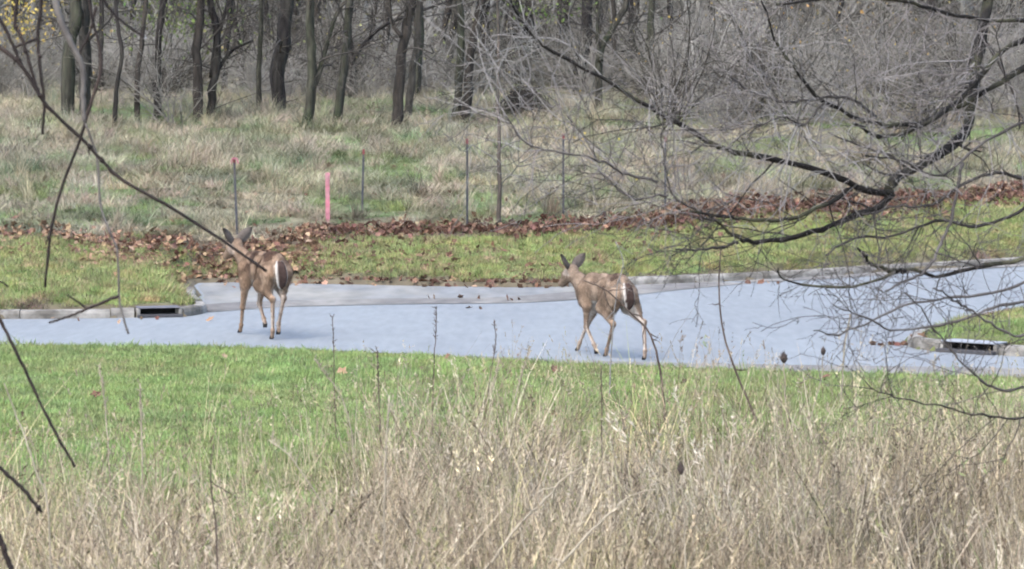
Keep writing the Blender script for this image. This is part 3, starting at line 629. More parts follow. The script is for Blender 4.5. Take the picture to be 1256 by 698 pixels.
WOOD = [
    ([(86, 152), (87, 80), (90, 20), (92, -30)], 17, 'bark_moss', 'thick grey trunk at far left, left one of a close pair', 1.0, []),
    ([(103, 150), (104, 80), (105, 10), (107, -40)], 18, 'bark_grey', 'thick grey trunk at far left, right one of a close pair', 1.0, []),
    ([(141, 160), (142, 115), (148, 70), (143, 30), (140, -20)], 6, 'bark_dark', 'thin wavy dark sapling right of the thick grey pair', .5, []),
    ([(168, 156), (171, 90), (176, 45), (180, -10)], 7, 'bark_brown', 'thin brown trunk third right of the thick grey pair', .5, []),
    ([(196, 148), (195, 95), (199, 40), (204, -20)], 10, 'bark_dark', 'dim slender trunk between two saplings and a dark forked tree', .7, []),
    ([(238, 150), (237, 90), (238, 40), (240, -20)], 13, 'bark_brown', 'straight brown trunk just left of the forked dark tree', .9, []),
    ([(258, 149), (257, 105), (259, 60), (252, 10), (248, -30)], 11, 'bark_dark', 'dark tree forking low into spreading arms, behind the left deer', .9, [([(258, 105), (268, 85), (285, 62), (310, 50)], 6), ([(260, 95), (264, 60), (272, 30), (282, -5)], 8)]),
    ([(318, 141), (319, 90), (321, 40), (323, -20)], 7, 'bark_moss', 'slim mossy trunk left of the blackest trunk', .6, []),
    ([(340, 141), (339, 95), (341, 45), (347, -20)], 19, 'bark_dark', 'blackest broad trunk left of the wood centre', 1.0, []),
    ([(364, 95), (364, 50), (366, -10)], 8, 'bark_brown', 'dim trunk deep behind, right of the blackest trunk', .6, []),
    ([(377, 157), (380, 110), (377, 60), (378, 10), (379, -20)], 13, 'bark_moss', 'grey trunk with a dark limb curving up to the right', 1.0, [([(383, 112), (393, 85), (402, 50), (414, 15), (432, -8)], 8)]),
    ([(411, 152), (418, 100), (424, 50), (427, 10), (430, -20)], 11, 'bark_moss', 'leaning grey trunk beside a shorter dark stump-like trunk', .9, []),
    ([(431, 126), (430, 95), (432, 75), (428, 40), (425, -10)], 14, 'bark_dark', 'dark trunk sending one long limb arching to the right', .9, [([(431, 78), (445, 55), (470, 32), (500, 20), (560, -3)], 6)]),
    ([(482, 162), (487, 120), (492, 60), (497, 10), (500, -20)], 13, 'bark_brown', 'brown trunk in the middle, first of a group of three', .9, [([(492, 45), (480, 25), (478, -10)], 6)]),
    ([(498, 146), (503, 100), (508, 50), (512, -10)], 10, 'bark_grey', 'pale streaked trunk in the middle of a group of three', .8, []),
    ([(514, 121), (517, 80), (520, 40), (523, -10)], 11, 'bark_moss', 'mossy trunk, right one of the group of three', .8, []),
    ([(557, 149), (560, 100), (562, 60), (560, 20), (556, -20)], 12, 'bark_moss', 'mossy trunk left of a leaning brown one', .8, []),
    ([(571, 151), (578, 100), (583, 60), (592, 20), (600, -20)], 12, 'bark_brown', 'leaning brown trunk right of centre, touching a mossy one', .8, []),
    ([(626, 108), (624, 70), (622, 30), (620, -20)], 22, 'bark_dark', 'broad dark trunk behind the slender sapling', 1.0, []),
    ([(643, 106), (646, 70), (648, 30), (652, -20)], 12, 'bark_brown', 'brown trunk directly right of the broad dark trunk', .7, []),
    ([(690, 104), (692, 70), (695, 30), (697, -20)], 8, 'bark_dark', 'thin dark trunk left of the black leaning trunk', .7, []),
    ([(712, 122), (715, 85), (720, 40), (724, -10)], 16, 'bark_dark', 'black trunk above the right deer', 1.0, []),
    ([(735, 139), (736, 100), (739, 60), (752, 32), (766, -8)], 10, 'bark_moss', 'mossy trunk bending to the right above the right deer', .8, [([(737, 75), (733, 40), (736, -5)], 7)]),
    ([(752, 114), (754, 70), (751, 30), (748, -20)], 7, 'bark_brown', 'thin trunk deep in the wood right of the bending mossy trunk', .6, []),
    ([(787, 125), (788, 85), (792, 45), (797, -10)], 11, 'bark_moss', 'last clear trunk before the grey thicket on the right', .9, [([(789, 80), (777, 50), (775, 20)], 6)]),
    ([(1091, 84), (1086, 45), (1083, 10), (1080, -20)], 13, 'bark_moss', 'mossy trunk far behind the overhanging branches at right', .9, [([(1085, 25), (1110, 12), (1150, 8), (1180, -8)], 8), ([(1089, 30), (1065, 38), (1020, 40)], 7)]),
    ([(1238, 95), (1236, 50), (1240, -10)], 12, 'bark_brown', 'brown trunk at the far right edge behind the branches', .8, []),
    ([(20, 92), (17, 50), (15, -10)], 9, 'bark_dark', 'dim dark trunk at the left edge by the yellow leaves', .7, []),
]
for t in WOOD: wood_tree(t[0], t[1], t[2], t[3], t[4], limbs=t[5])
for px, py, w, where in (
    (56, 100, 9, 'left of the thick grey pair'),
    (126, 118, 7, 'between the thick grey pair and the wavy sapling'),
    (153, 112, 8, 'just right of the wavy sapling'),
    (184, 112, 9, 'left of the dim slender trunk'),
    (214, 110, 8, 'right of the dim slender trunk'),
    (276, 116, 9, 'right of the forked dark tree'),
    (297, 108, 12, 'left of the slim mossy trunk'),
    (330, 104, 8, 'squeezed against the left of the blackest trunk'),
    (356, 112, 7, 'hugging the right of the blackest trunk'),
    (398, 106, 13, 'behind the limb that curves up to the right'),
    (447, 104, 8, 'under the long limb arching to the right'),
    (462, 110, 11, 'left of the group of three'),
    (533, 106, 9, 'right of the group of three'),
    (546, 112, 12, 'left of the mossy and brown touching pair'),
    (588, 102, 14, 'right of the leaning brown trunk'),
    (604, 108, 9, 'left of the slender sapling'),
    (662, 104, 10, 'right of the brush heap'),
    (676, 110, 7, 'between the brush heap and the black trunk'),
    (704, 104, 9, 'touching the left of the black trunk'),
    (728, 108, 10, 'between the black trunk and the bending mossy trunk'),
    (768, 104, 12, 'left of the last clear trunk'),
    (778, 110, 8, 'hard against the last clear trunk'),
    (826, 100, 9, 'first inside the grey thicket'),
    (880, 98, 8, 'second inside the grey thicket'),
    (946, 96, 10, 'third inside the grey thicket'),
    (1010, 100, 8, 'left of the mossy trunk behind the branches'),
    (1150, 96, 9, 'above the thick mossy log at right'),
):
    dx = random.uniform(-22, 26); wood_tree([(px, py), (px + dx * .3, py - 40), (px + dx * .7, py - 80), (px + dx, -30)], w, random.choice(('bark_dark', 'bark_dark', 'bark_brown')), 'dim trunk deep in the wood ' + where, .3)
# the slender sapling standing at the foot of the bank
wood_tree([(613, 280), (614, 200), (612, 120), (613, 60), (611, 0)], 7, 'bark_sapling', 'slender straight sapling standing at the foot of the bank', .6, tw='twig_grey', height=6.0)

# fallen logs at right
def log(path, w, D, label):
    p = catmull([P(px, py, D) for px, py in path], 14); r = w * D / FPX / 2 * np.linspace(1, .7, 14) * (1 + rng.normal(scale=.06, size=14))
    b = MB(); b.one(p, r, 9); q, qr = spawn(p[None], r[None], 6, .4, 1.2, npts=6, rscale=.4, rmin=.012); 
    root = empty('fallen_log', p[0]); tag(root, label, 'log', 'fallen logs in the thicket')
    me = b.mesh('trunk', M['bark_dark']); me.transform(Matrix.Translation(-Vector(p[0]))); obj('trunk', me, root)
    b = MB(); b.tube(q, qr, 5); me = b.mesh('broken_limbs', M['twig_dark']); me.transform(Matrix.Translation(-Vector(p[0]))); obj('broken_limbs', me, root)['kind'] = 'stuff'
log([(1260, 118), (1210, 112), (1165, 110), (1130, 103)], 15, 84, 'thick mossy log lying at the right edge of the thicket')
log([(1095, 92), (1075, 80), (1050, 79), (1034, 72)], 9, 88, 'short dark log propped against the mossy trunk at right')

# undergrowth and distant wood: one mass each
def shrub_mesh(nst, h, m, droop=-.05, dens=1.0):
    b = MB(); n = nst; p0 = np.zeros((n, 9, 3)); a = rng.uniform(0, 6.28, n); th = rng.uniform(.1, .75, n)
    d = np.stack([np.cos(a) * np.sin(th), np.sin(a) * np.sin(th), np.cos(th)], 1); p0[:, 0, :2] = rng.normal(scale=.12, size=(n, 2)); L = h * rng.uniform(.6, 1.15, n) / 8
    for k in range(1, 9):
        d = d + rng.normal(scale=.1, size=(n, 3)); d[:, 2] += droop * k * .35; d /= np.linalg.norm(d, axis=1, keepdims=True); p0[:, k] = p0[:, k - 1] + d * L[:, None]
    r0 = rng.uniform(.010, .022, n)[:, None] * np.linspace(1, .4, 9)[None]; b.tube(p0, r0, 4)
    p1, r1 = spawn(p0, r0, int(6 * dens), .3, 1.3, npts=6, rscale=.6, rmin=.006, wig=.18, grav=-.03, tmin=.15); b.tube(p1, r1, 3)
    p2, r2 = spawn(p1, r1, int(4 * dens), .15, .6, npts=4, rscale=.7, rmin=.0045, wig=.2, tmin=.1); b.tube(p2, r2, 3)
    return b.mesh('shrub', m)
TW = attr_mat('twig_mass', rough=.9, var=.25, scale=1.5)
src = [shrub_mesh(14, 2.6, TW) for _ in range(4)] + [shrub_mesh(18, 1.5, TW, -.09) for _ in range(3)]
x, y = box_pts(1500, -20, 24, 70, 135); u = x / y * FPX + 628
dens = np.where(u > 760, .9, .55) * np.where(y < 80, np.where(u > 800, .6, .16), 1) * np.where((u > 640) & (u < 800) & (y < 82), .3, 1)
ok = (np.abs(x) < y * .19 + 2) & (rng.random(len(x)) < dens); x, y, u = x[ok], y[ok], u[ok]; n = len(x)
cl = pick([(.23, .216, .19), (.16, .15, .13), (.32, .305, .275), (.07, .063, .054)], n, [.34, .24, .22, .20]) * (1 + rng.normal(scale=.12, size=(n, 1)))
sc = rng.uniform(.7, 1.35, n); idx = rng.integers(0, 7, n)
scatter('undergrowth', np.stack([x, y, H(x, y) - .05], 1), np.stack([rng.normal(scale=.1, size=n), rng.normal(scale=.1, size=n), rng.uniform(0, 6.28, n)], 1), np.repeat(sc[:, None], 3, 1), cl, idx, src, 'grey leafless thicket filling the wood floor')
def far_tree(h, w):
    b = MB(); p = catmull([(0, 0, -.3), (rng.normal(scale=.1), 0, h * .3), (rng.normal(scale=.3), rng.normal(scale=.3), h * .65), (rng.normal(scale=.5), rng.normal(scale=.5), h)], 14)
    r = w * np.linspace(1, .25, 14); b.one(p, r, 7)
    p1, r1 = spawn(p[None], r[None], 22, 1.5, 4.5, ang=(30, 75), npts=8, rscale=.4, rmin=.02, wig=.16, tmin=.1, up=.1); b.tube(p1, r1, 4)
    p2, r2 = spawn(p1, r1, 6, .8, 2.2, npts=6, rscale=.6, rmin=.012, wig=.2, grav=-.03); b.tube(p2, r2, 3)
    p3, r3 = spawn(p2, r2, 4, .4, 1.3, npts=4, rscale=.7, rmin=.009, wig=.2); b.tube(p3, r3, 3)
    return b.mesh('far_tree', TW)
src = [far_tree(rng.uniform(9, 14), rng.uniform(.09, .2)) for _ in range(6)]
x, y = box_pts(460, -36, 36, 100, 185); ok = np.abs(x) < y * .19 + 3; x, y = x[ok], y[ok]; n = len(x)
cl = pick([(.20, .192, .172), (.30, .29, .265), (.095, .088, .078)], n) * (1 + rng.normal(scale=.12, size=(n, 1))); sc = rng.uniform(.7, 1.2, n)
scatter('distant_woodland', np.stack([x, y, H(x, y)], 1), np.stack([rng.normal(scale=.04, size=n), rng.normal(scale=.04, size=n), rng.uniform(0, 6.28, n)], 1), np.repeat(sc[:, None], 3, 1), cl, rng.integers(0, 6, n), src, 'distant bare woodland rising behind the nearer trunks')
# last leaves still hanging
pts, cl, sz = [], [], []
def leafcloud(n, px, py, sx, sy, D, dj, c, s):
    for _ in range(n):
        p = P(rng.normal(px, sx), rng.normal(py, sy), D + rng.normal(scale=dj))
        if p[2] > H(p[0:1], p[1:2])[0] + .3: pts.append(p); cl.append(jit(c, 1)[0]); sz.append(rng.uniform(.6, 1.3) * s)
YEL = (.46, .35, .10); GRN = (.13, .18, .055)
leafcloud(500, 330, 75, 190, 25, 92, 6, (.21, .23, .10), .10); leafcloud(200, 620, 70, 120, 25, 94, 6, (.27, .25, .11), .09)
leafcloud(420, 20, 20, 32, 24, 90, 4, YEL, .12); leafcloud(120, 60, 55, 60, 35, 92, 5, YEL, .10); leafcloud(420, 225, 22, 40, 20, 84, 3, GRN, .12); leafcloud(200, 180, 5, 70, 20, 84, 3, (.20, .21, .07), .11)
leafcloud(160, 670, 10, 40, 10, 86, 3, GRN, .12); leafcloud(240, 900, 45, 130, 45, 88, 6, YEL, .085); leafcloud(260, 420, 30, 150, 35, 92, 5, (.34, .31, .12), .085)
leafcloud(120, 1000, 60, 120, 60, 80, 6, (.40, .27, .10), .09); leafcloud(60, 800, 210, 60, 40, 60, 2, YEL, .06); leafcloud(300, 1100, 30, 120, 40, 95, 5, (.30, .22, .12), .10)
n = len(pts)
scatter('hanging_leaves', np.array(pts), rng.uniform(-3.1, 3.1, (n, 3)), np.repeat(np.array(sz)[:, None], 3, 1), np.array(cl), rng.integers(0, 4, n), [leaf_mesh(50 + k, M['leaf']) for k in range(4)], 'last yellow and green leaves hanging in the wood')

# dome of dead brush beside the broad dark trunk
g = G(643, 142); b = MB(); n = 150; a = rng.uniform(0, 6.28, n); p0 = np.zeros((n, 8, 3)); t = np.linspace(0, 1, 8)
rr = rng.uniform(.2, .75, n); hh = rng.uniform(.35, .85, n)
ax = np.stack([np.cos(a), np.sin(a)], 1); off = rng.normal(scale=.22, size=(n, 2))
p0[:, :, :2] = off[:, None] + ax[:, None] * (rr[:, None] * (2 * t[None] - 1))[:, :, None] + rng.normal(scale=.03, size=(n, 8, 2)); p0[:, :, 2] = hh[:, None] * (1 - (2 * t[None] - 1) ** 2) - .05
b.tube(p0, np.full((n, 8), .008), 3)
o = obj('brush_pile', b.mesh('brush_pile', M['twig_dark']), None, g); tag(o, 'domed heap of dead grey brush on the bank by the sapling', 'brush')

# ------------------------------------------------------------------ posts and stake on the bank
def post(px, top, bot, D, label, group, tilt=0.0):
    D = G(px, bot)[1]; a = P(px, bot, D); base = np.array([a[0], a[1], H(a[0:1], a[1:2])[0]]); t = P(px + tilt, top, D); hgt = t[2] - base[2]
    r = empty('fence_post', base); tag(r, label, 'post', group); r.rotation_euler.y = math.atan2(t[0] - base[0], hgt); r.rotation_euler.z = rng.uniform(-.4, .4)
    bx = [(-.021, .021, -.005, .005, -.3, hgt - .10), (-.005, .005, .0055, .04, -.3, hgt - .10)]
    bevelled('post_shaft', bx, M['post'], r, .002)
    bevelled('painted_tip', [(-.023, .023, -.008, .0085, hgt - .101, hgt), (-.008, .008, .009, .043, hgt - .101, hgt)], M['red'], r, .003)
    return r, hgt
post(291, 193, 290, 55.5, 'dark metal post with pink ribbon top behind the left deer', 'metal fence posts', -4)
post(444, 183, 262, 58, 'dark metal post with thin red tip right of the pink stake', 'metal fence posts', 2)
post(573, 170, 280, 59, 'faint dark metal post left of the slender sapling', 'metal fence posts', 0)
post(691, 164, 268, 58.5, 'dark metal post with red tip right of the slender sapling', 'metal fence posts', 0)
post(816, 168, 262, 61, 'greyish metal post half hidden by twigs above the right deer', 'metal fence posts', 0)
b = MB(); g0 = P(291 - 4, 196, G(291, 290)[1] - .05)
for k in range(7):
    a = rng.uniform(0, 6.28); p = catmull([g0, g0 + np.array([.05 * math.cos(a), .05 * math.sin(a), .03]), g0 + np.array([.09 * math.cos(a), .09 * math.sin(a), -.06 - .06 * rng.random()])], 6)
    b.tube(p[None], np.full((1, 6), .008), 4)
o = obj('ribbon', b.mesh('ribbon', M['pink'])); tag(o, 'pink ribbon knotted on the post behind the left deer', 'ribbon')
SD = G(402, 273)[1]; a = P(402, 273, SD); zb = H(a[0:1], a[1:2])[0]; t = P(401, 212, SD)
r = empty('survey_stake', (a[0], a[1], zb)); tag(r, 'pink wooden survey stake standing on the bank', 'stake')
bevelled('stake_shaft', [(-.042, .042, -.012, .012, -.2, t[2] - zb - .09)], M['pink'], r, .003)
bevelled('flag_tape', [(-.046, .046, -.016, .016, t[2] - zb - .089, t[2] - zb)], M['pink'], r, .006)

# ------------------------------------------------------------------ deer
def deer(name, J, head_yaw, head_pitch, label, loc, yaw, scale, neck, dk_back, tone):
    h = .011; lo = np.array([-.86, -.34, -.03]); hi = np.array([1.12, .42, 1.36])
    ax = [np.arange(lo[i], hi[i], h) for i in range(3)]; shp = tuple(len(a) for a in ax)
    Xg, Yg, Zg = np.meshgrid(*ax, indexing='ij', sparse=False); Q = np.stack([Xg, Yg, Zg], -1).astype(np.float32)
    F = np.full(shp, 9.0, np.float32)
    def cap(a, b, ra, rb, k=.03, ys=1.0):
        nonlocal F
        a = np.array(a, np.float32); b = np.array(b, np.float32); m = max(ra, rb) + .10
        l = np.minimum(a, b) - m; u_ = np.maximum(a, b) + m
        s = tuple(slice(max(0, int((l[i] - lo[i]) / h)), max(0, int((u_[i] - lo[i]) / h) + 1)) for i in range(3))
        q = Q[s]; 
        if q.size == 0: return
        w = np.array([1, 1 / ys, 1], np.float32); qa = (q - a) * w; ba = (b - a) * w
        t = np.clip((qa @ ba) / (ba @ ba + 1e-9), 0, 1)
        d = np.linalg.norm(qa - t[..., None] * ba, axis=-1) - (ra + (rb - ra) * t)
        f = F[s]; hh = np.clip(.5 + .5 * (f - d) / k, 0, 1); F[s] = f * (1 - hh) + d * hh - k * hh * (1 - hh)
    # trunk
    cap((.24, 0, .73), (-.02, 0, .735), .168, .152, .05, .70)
    cap((-.02, 0, .735), (-.34, 0, .765), .138, .142, .08, .76)
    cap((-.36, 0, .77), (-.42, 0, .745), .152, .14, .06, .82)
    cap((.34, 0, .68), (.40, 0, .66), .15, .11, .06, .8)
    cap((.28, 0, .835), (-.02, 0, .825), .062, .062, .08); cap((-.02, 0, .825), (-.38, 0, .848), .062, .066, .08)
    na, nb = np.array(neck[0]), np.array(neck[1])
    cap(na + (0, 0, -.06), (na + nb) / 2, .135, .088, .08, .72); cap((na + nb) / 2, nb, .088, .066, .05, .85)
    # head
    cy, sy, cpi, spi = math.cos(head_yaw), math.sin(head_yaw), math.cos(head_pitch), math.sin(head_pitch)
    fw = np.array([cy * cpi, sy * cpi, -spi]); sd = np.array([-sy, cy, 0.0]); upv = np.cross(fw, sd)
    hc = nb + np.array([0, 0, .055]) + fw * .03
    def hp(f_, s_, u__): return hc + fw * f_ + sd * s_ + upv * u__
    cap(nb, hp(-.01, 0, -.01), .066, .07, .04); cap(hp(-.02, 0, .01), hp(.06, 0, .0), .072, .066, .03)
    cap(hp(.06, 0, -.01), hp(.20, 0, -.035), .060, .036, .03); cap(hp(.05, 0, -.03), hp(.17, 0, -.055), .045, .027, .03)
    for s in (-1, 1): cap(hp(.05, s * .042, .022), hp(.07, s * .045, .018), .022, .02, .02); cap(hp(-.03, s * .04, .035), hp(-.045, s * .065, .06), .028, .02, .02)
    # legs
    for s, key in ((1, 'fl'), (-1, 'fr')):
        e, c, f_, t = [np.array(p) for p in J[key]]
        cap((.30, s * .07, .72), (.27, s * .085, .60), .10, .074, .05); cap((.27, s * .085, .60), e, .074, .050, .04)
        cap(e, c, .047, .026, .03); cap(c, c, .031, .031, .015); cap(c, f_, .021, .017, .015); cap(f_, f_, .024, .024, .012); cap(f_, t, .021, .022, .012)
    for s, key in ((1, 'hl'), (-1, 'hr')):
        st, hk, f_, t = [np.array(p) for p in J[key]]
        cap((-.38, s * .07, .74), st, .112, .076, .05); cap((-.44, s * .075, .70), (st + hk) / 2 + (-.03, 0, .03), .11, .055, .05)
        cap(st, hk, .066, .028, .04); cap(hk + (-.012, 0, .015), hk, .030, .030, .015); cap(hk, f_, .023, .018, .015); cap(f_, f_, .025, .025, .012); cap(f_, t, .022, .023, .012)
    # surface nets
    neg = F < 0
    c = [neg[i:shp[0] - 1 + i, j:shp[1] - 1 + j, k:shp[2] - 1 + k] for i in (0, 1) for j in (0, 1) for k in (0, 1)]
    cnt = sum(a.astype(np.int8) for a in c); act = (cnt > 0) & (cnt < 8); idm = -np.ones(act.shape, np.int64); A = np.argwhere(act); idm[act] = np.arange(len(A))
    acc = np.zeros((len(A), 3)); num = np.zeros(len(A)); cor = [(i, j, k) for i in (0, 1) for j in (0, 1) for k in (0, 1)]
    for ia in range(8):
        for ib in range(ia + 1, 8):
            ca_, cb_ = np.array(cor[ia]), np.array(cor[ib])
            if np.abs(ca_ - cb_).sum() != 1: continue
            fa = F[tuple((A + ca_).T)]; fb = F[tuple((A + cb_).T)]; m = (fa < 0) != (fb < 0)
            t = np.where(m, fa / np.where(m, fa - fb, 1), 0)[:, None]; acc += np.where(m[:, None], ca_ + (cb_ - ca_) * t, 0); num += m
    V = lo + (A + acc / num[:, None]) * h
    quads = []
    for d in range(3):
        o1, o2 = [(1, 2), (2, 0), (0, 1)][d]; e = np.zeros(3, int); e[d] = 1
        sl0 = [slice(1, shp[i] - 1) for i in range(3)]; sl1 = list(sl0); sl0[d] = slice(0, shp[d] - 1); sl1[d] = slice(1, shp[d])
        n0, n1 = neg[tuple(sl0)], neg[tuple(sl1)]; E = np.argwhere(n0 != n1); base = E + np.array([0 if i == d else 1 for i in range(3)])
        flip = n0[tuple(E.T)]
        u1 = np.zeros(3, int); u1[o1] = 1; u2 = np.zeros(3, int); u2[o2] = 1
        q = np.stack([idm[tuple((base - u1 - u2).T)], idm[tuple((base - u2).T)], idm[tuple(base.T)], idm[tuple((base - u1).T)]], 1)
        q[~flip] = q[~flip][:, ::-1]; quads.append(q)
    quads = np.vstack(quads); quads = quads[(quads >= 0).all(1)]
    # smoothing
    ed = np.vstack([quads[:, [i, (i + 1) % 4]] for i in range(4)])
    for lam in (.5, -.45):
        s_ = np.zeros_like(V); k_ = np.zeros(len(V)); np.add.at(s_, ed[:, 0], V[ed[:, 1]]); np.add.at(k_, ed[:, 0], 1); np.add.at(s_, ed[:, 1], V[ed[:, 0]]); np.add.at(k_, ed[:, 1], 1)
        V = V + lam * (s_ / k_[:, None] - V)
    # coat colours
    x, y, z = V.T; nrm = np.zeros_like(V); fn = np.cross(V[quads[:, 2]] - V[quads[:, 0]], V[quads[:, 3]] - V[quads[:, 1]])
    for i in range(4): np.add.at(nrm, quads[:, i], fn)
    nrm /= np.linalg.norm(nrm, axis=1, keepdims=True) + 1e-12
    coat = np.array([.165, .118, .085]); dark = np.array([.085, .064, .052]); white = np.array([.52, .48, .44]); tan = np.array([.195, .138, .098])
    blot = vnoise(x + y, z, 11, 3) * .45 + vnoise(x, z * 1.5, 23, 5) * .35 + vnoise(x * 2.2, z * .7 + x, 38, 8) * .35
    cv = np.broadcast_to(coat, V.shape) * (1 + .55 * blot[:, None])
    cv = lerp(cv, dark, smooth01((nrm[:, 2] - .35) * 1.8) * smooth01((z - .72) * 8) * np.clip(.55 + .55 * blot + dk_back, 0, 1) * (x < .45))
    mot = smooth01((vnoise(x + .3 * y, z + y * .5, 8, 2) + .5 * vnoise(x, z - y, 19, 6) + dk_back) * 5) * smooth01((z - .62) * 6) * (x < .40) * (x > -.5)
    cv = lerp(cv, np.array([.05, .032, .025]), mot * .9)
    cv = lerp(cv, np.array([.26, .195, .145]), smooth01((vnoise(x + y, z, 14, 9) - .08) * 4) * (z > .45) * .7)
    cv = lerp(cv, np.array([.21, .16, .122]), smooth01((x - .30) * 6) * (z > .5) * .5)
    cv = lerp(cv, tan, smooth01((.52 - z) * 6) * .8)
    torso = (z > .44) & (x > -.42) & (x < .38)
    cv = lerp(cv, white, smooth01((-nrm[:, 2] - .55) * 3.5) * torso * (np.abs(y) < .13))
    rump = smooth01((-x - .49) * 16) * smooth01((.085 - np.abs(y)) * 26) * smooth01((z - .40) * 7) * smooth01((.84 - z) * 16)
    cv = lerp(cv, white, rump * .6)
    for s, key in ((1, 'hl'), (-1, 'hr'), (1, 'fl'), (-1, 'fr')):         # pale inner sides of the legs
        ch = J[key]; mid = np.mean([p[1] for p in ch]); near = (np.abs(y - mid) < .14) & (z < .60) & ((x < 0) == (key[0] == 'h'))
        inner = smooth01((-s * nrm[:, 1] - .1) * 2) * near * (.5 if key[0] == 'h' else .4) * np.where(z < .12, .3, 1); cv = lerp(cv, white * .9, inner)
    # head marks
    hv = V - hc; hf = hv @ fw; hs = hv @ sd; hu = hv @ upv; ishead = (np.linalg.norm(hv - fw * .08, axis=1) < .19) & (z > .95)
    cv = lerp(cv, np.array([.36, .285, .225]), smooth01((hf + .02) * 12) * ishead * .8)
    cv = lerp(cv, dark * 1.1, smooth01((hu - .035) * 40) * smooth01((.06 - np.abs(hs)) * 30) * ishead * .6)
    cv = lerp(cv, white, smooth01((-hu - .045) * 40) * smooth01((hf - .0) * 20) * ishead * .8)
    cv = lerp(cv, white, smooth01((hf - .17) * 40) * ishead * .25)
    cv = lerp(cv, np.array([.02, .017, .016]), smooth01((hf - .215) * 120) * smooth01((hu + .05) * 60) * ishead)
    nm = (na + nb) / 2; throat = smooth01(((V - nm) @ fw - .035) * 25) * (np.linalg.norm(V - nm - (nb - nm) * .55, axis=1) < .16) * (z > .86) * (hf < .06); cv = lerp(cv, white, throat * .25)
    cv = cv * tone; B = MB(); B.add(V, quads); cols = [cv]
    # ears: cupped leaves
    for s in (-1, 1):
        ub, vb = 9, 7; eb = hp(-.045, s * .055, .055); ed_ = (np.array([0, 0, .70]) + sd * s * .82 - fw * .10); ed_ /= np.linalg.norm(ed_)
        face = fw * 1.0 + sd * s * .12; face -= ed_ * (face @ ed_); face /= np.linalg.norm(face); side = np.cross(ed_, face)
        ev, ec = [], []
        for back in (0, 1):
            for i in range(ub):
                t = i / (ub - 1); wd = .060 * (math.sin(math.pi * min(1, t * .86 + .14)) ** .7) * (1 - .15 * t) + .002
                for j in range(vb):
                    r_ = (j / (vb - 1) * 2 - 1); cup = .030 * (1 - t * .5) * (r_ * r_) - .012
                    ev.append(eb + ed_ * (.225 * t - .02) + side * (r_ * wd) + face * (cup - back * .010))
                    ec.append(np.array([.10, .085, .075]) * (1 - .45 * (t > .75)) if back else (np.array([.50, .45, .41]) if abs(r_) < .8 else np.array([.08, .07, .06])))
        ev = np.array(ev); fq = []
        for back in (0, 1):
            o_ = back * ub * vb
            for i in range(ub - 1):
                for j in range(vb - 1):
                    a_ = o_ + i * vb + j; q = [a_, a_ + 1, a_ + vb + 1, a_ + vb]; fq.append(q if back else q[::-1])
        for i in range(ub - 1):
            for j in (0, vb - 1): a_ = i * vb + j; b_ = a_ + ub * vb; fq.append([a_, a_ + vb, b_ + vb, b_])
        for j in range(vb - 1): a_ = (ub - 1) * vb + j; b_ = a_ + ub * vb; fq.append([a_, a_ + 1, b_ + 1, b_])
        B.add(ev, fq); cols.append(np.array(ec))
    # tail: dark above, white fringe at both sides and below
    nl, nc = 10, 12; tv, tcol, tf = [], [], []
    for i in range(nl):
        t = i / (nl - 1); cx_ = -.535 - .075 * math.sin(t * 2.4); cz_ = .845 - .30 * t
        w_ = .022 + .046 * math.sin(math.pi * min(1, t * .8 + .12)); th_ = .018 * (1 - t * .5)
        if i == nl - 1: w_ *= .25; th_ *= .3
        for j in range(nc):
            a_ = 2 * math.pi * j / nc; tv.append((cx_ - th_ * math.cos(a_), w_ * math.sin(a_), cz_ + .004 * math.sin(j * 5 + i)))
            edge = math.sin(a_) > .84 or math.sin(a_) < -.93 or math.cos(a_) < -.1
            tcol.append(white * .95 if edge and rng.random() < .85 else np.array([.055, .036, .030]) * (1.5 if t < .2 else 1))
    for i in range(nl - 1):
        for j in range(nc): tf.append([i * nc + j, i * nc + (j + 1) % nc, (i + 1) * nc + (j + 1) % nc, (i + 1) * nc + j])
    B.add(np.array(tv), tf); cols.append(np.array(tcol))
    root = empty(name, loc); root.rotation_euler.z = yaw; root.scale = (scale,) * 3; tag(root, label, 'deer', 'deer crossing the road')
    me = B.mesh('body', M['fur']); cc = np.vstack(cols); ca = me.attributes.new('col', 'FLOAT_COLOR', 'POINT'); ca.data.foreach_set('color', np.concatenate([cc, np.ones((len(cc), 1))], 1).ravel())
    body = obj('body', me, root)
    # short coat standing off the body
    k = rng.choice(len(V), 16000); ok = (V[k][:, 2] > .12); k = k[ok]; n = len(k); nn = nrm[k]
    flow = np.array([-.75, 0, -.55]) + rng.normal(scale=.25, size=(n, 3)); d = flow - nn * (flow * nn).sum(1, keepdims=True) * .85; d /= np.linalg.norm(d, axis=1, keepdims=True)
    ln = rng.uniform(.016, .036, n) * np.where(V[k][:, 2] < .5, .45, 1) * np.where(ishead[k], .4, 1)
    p0 = V[k] + rng.normal(scale=.003, size=(n, 3)); wv = np.cross(nn, d) * .0028; tip = p0 + d * ln[:, None] + nn * (ln * .28)[:, None]
    hv_ = np.stack([p0 - wv, p0 + wv, tip], 1).reshape(-1, 3); hc_ = np.repeat(cv[k] * rng.uniform(.5, 1.5, (n, 1)), 3, 0)
    me = mesh('coat', hv_, np.arange(n * 3).reshape(-1, 3), M['fur']); ca = me.attributes.new('col', 'FLOAT_COLOR', 'POINT'); ca.data.foreach_set('color', np.concatenate([hc_, np.ones((n * 3, 1))], 1).ravel())
    o = obj('coat', me, body); o['kind'] = 'stuff'
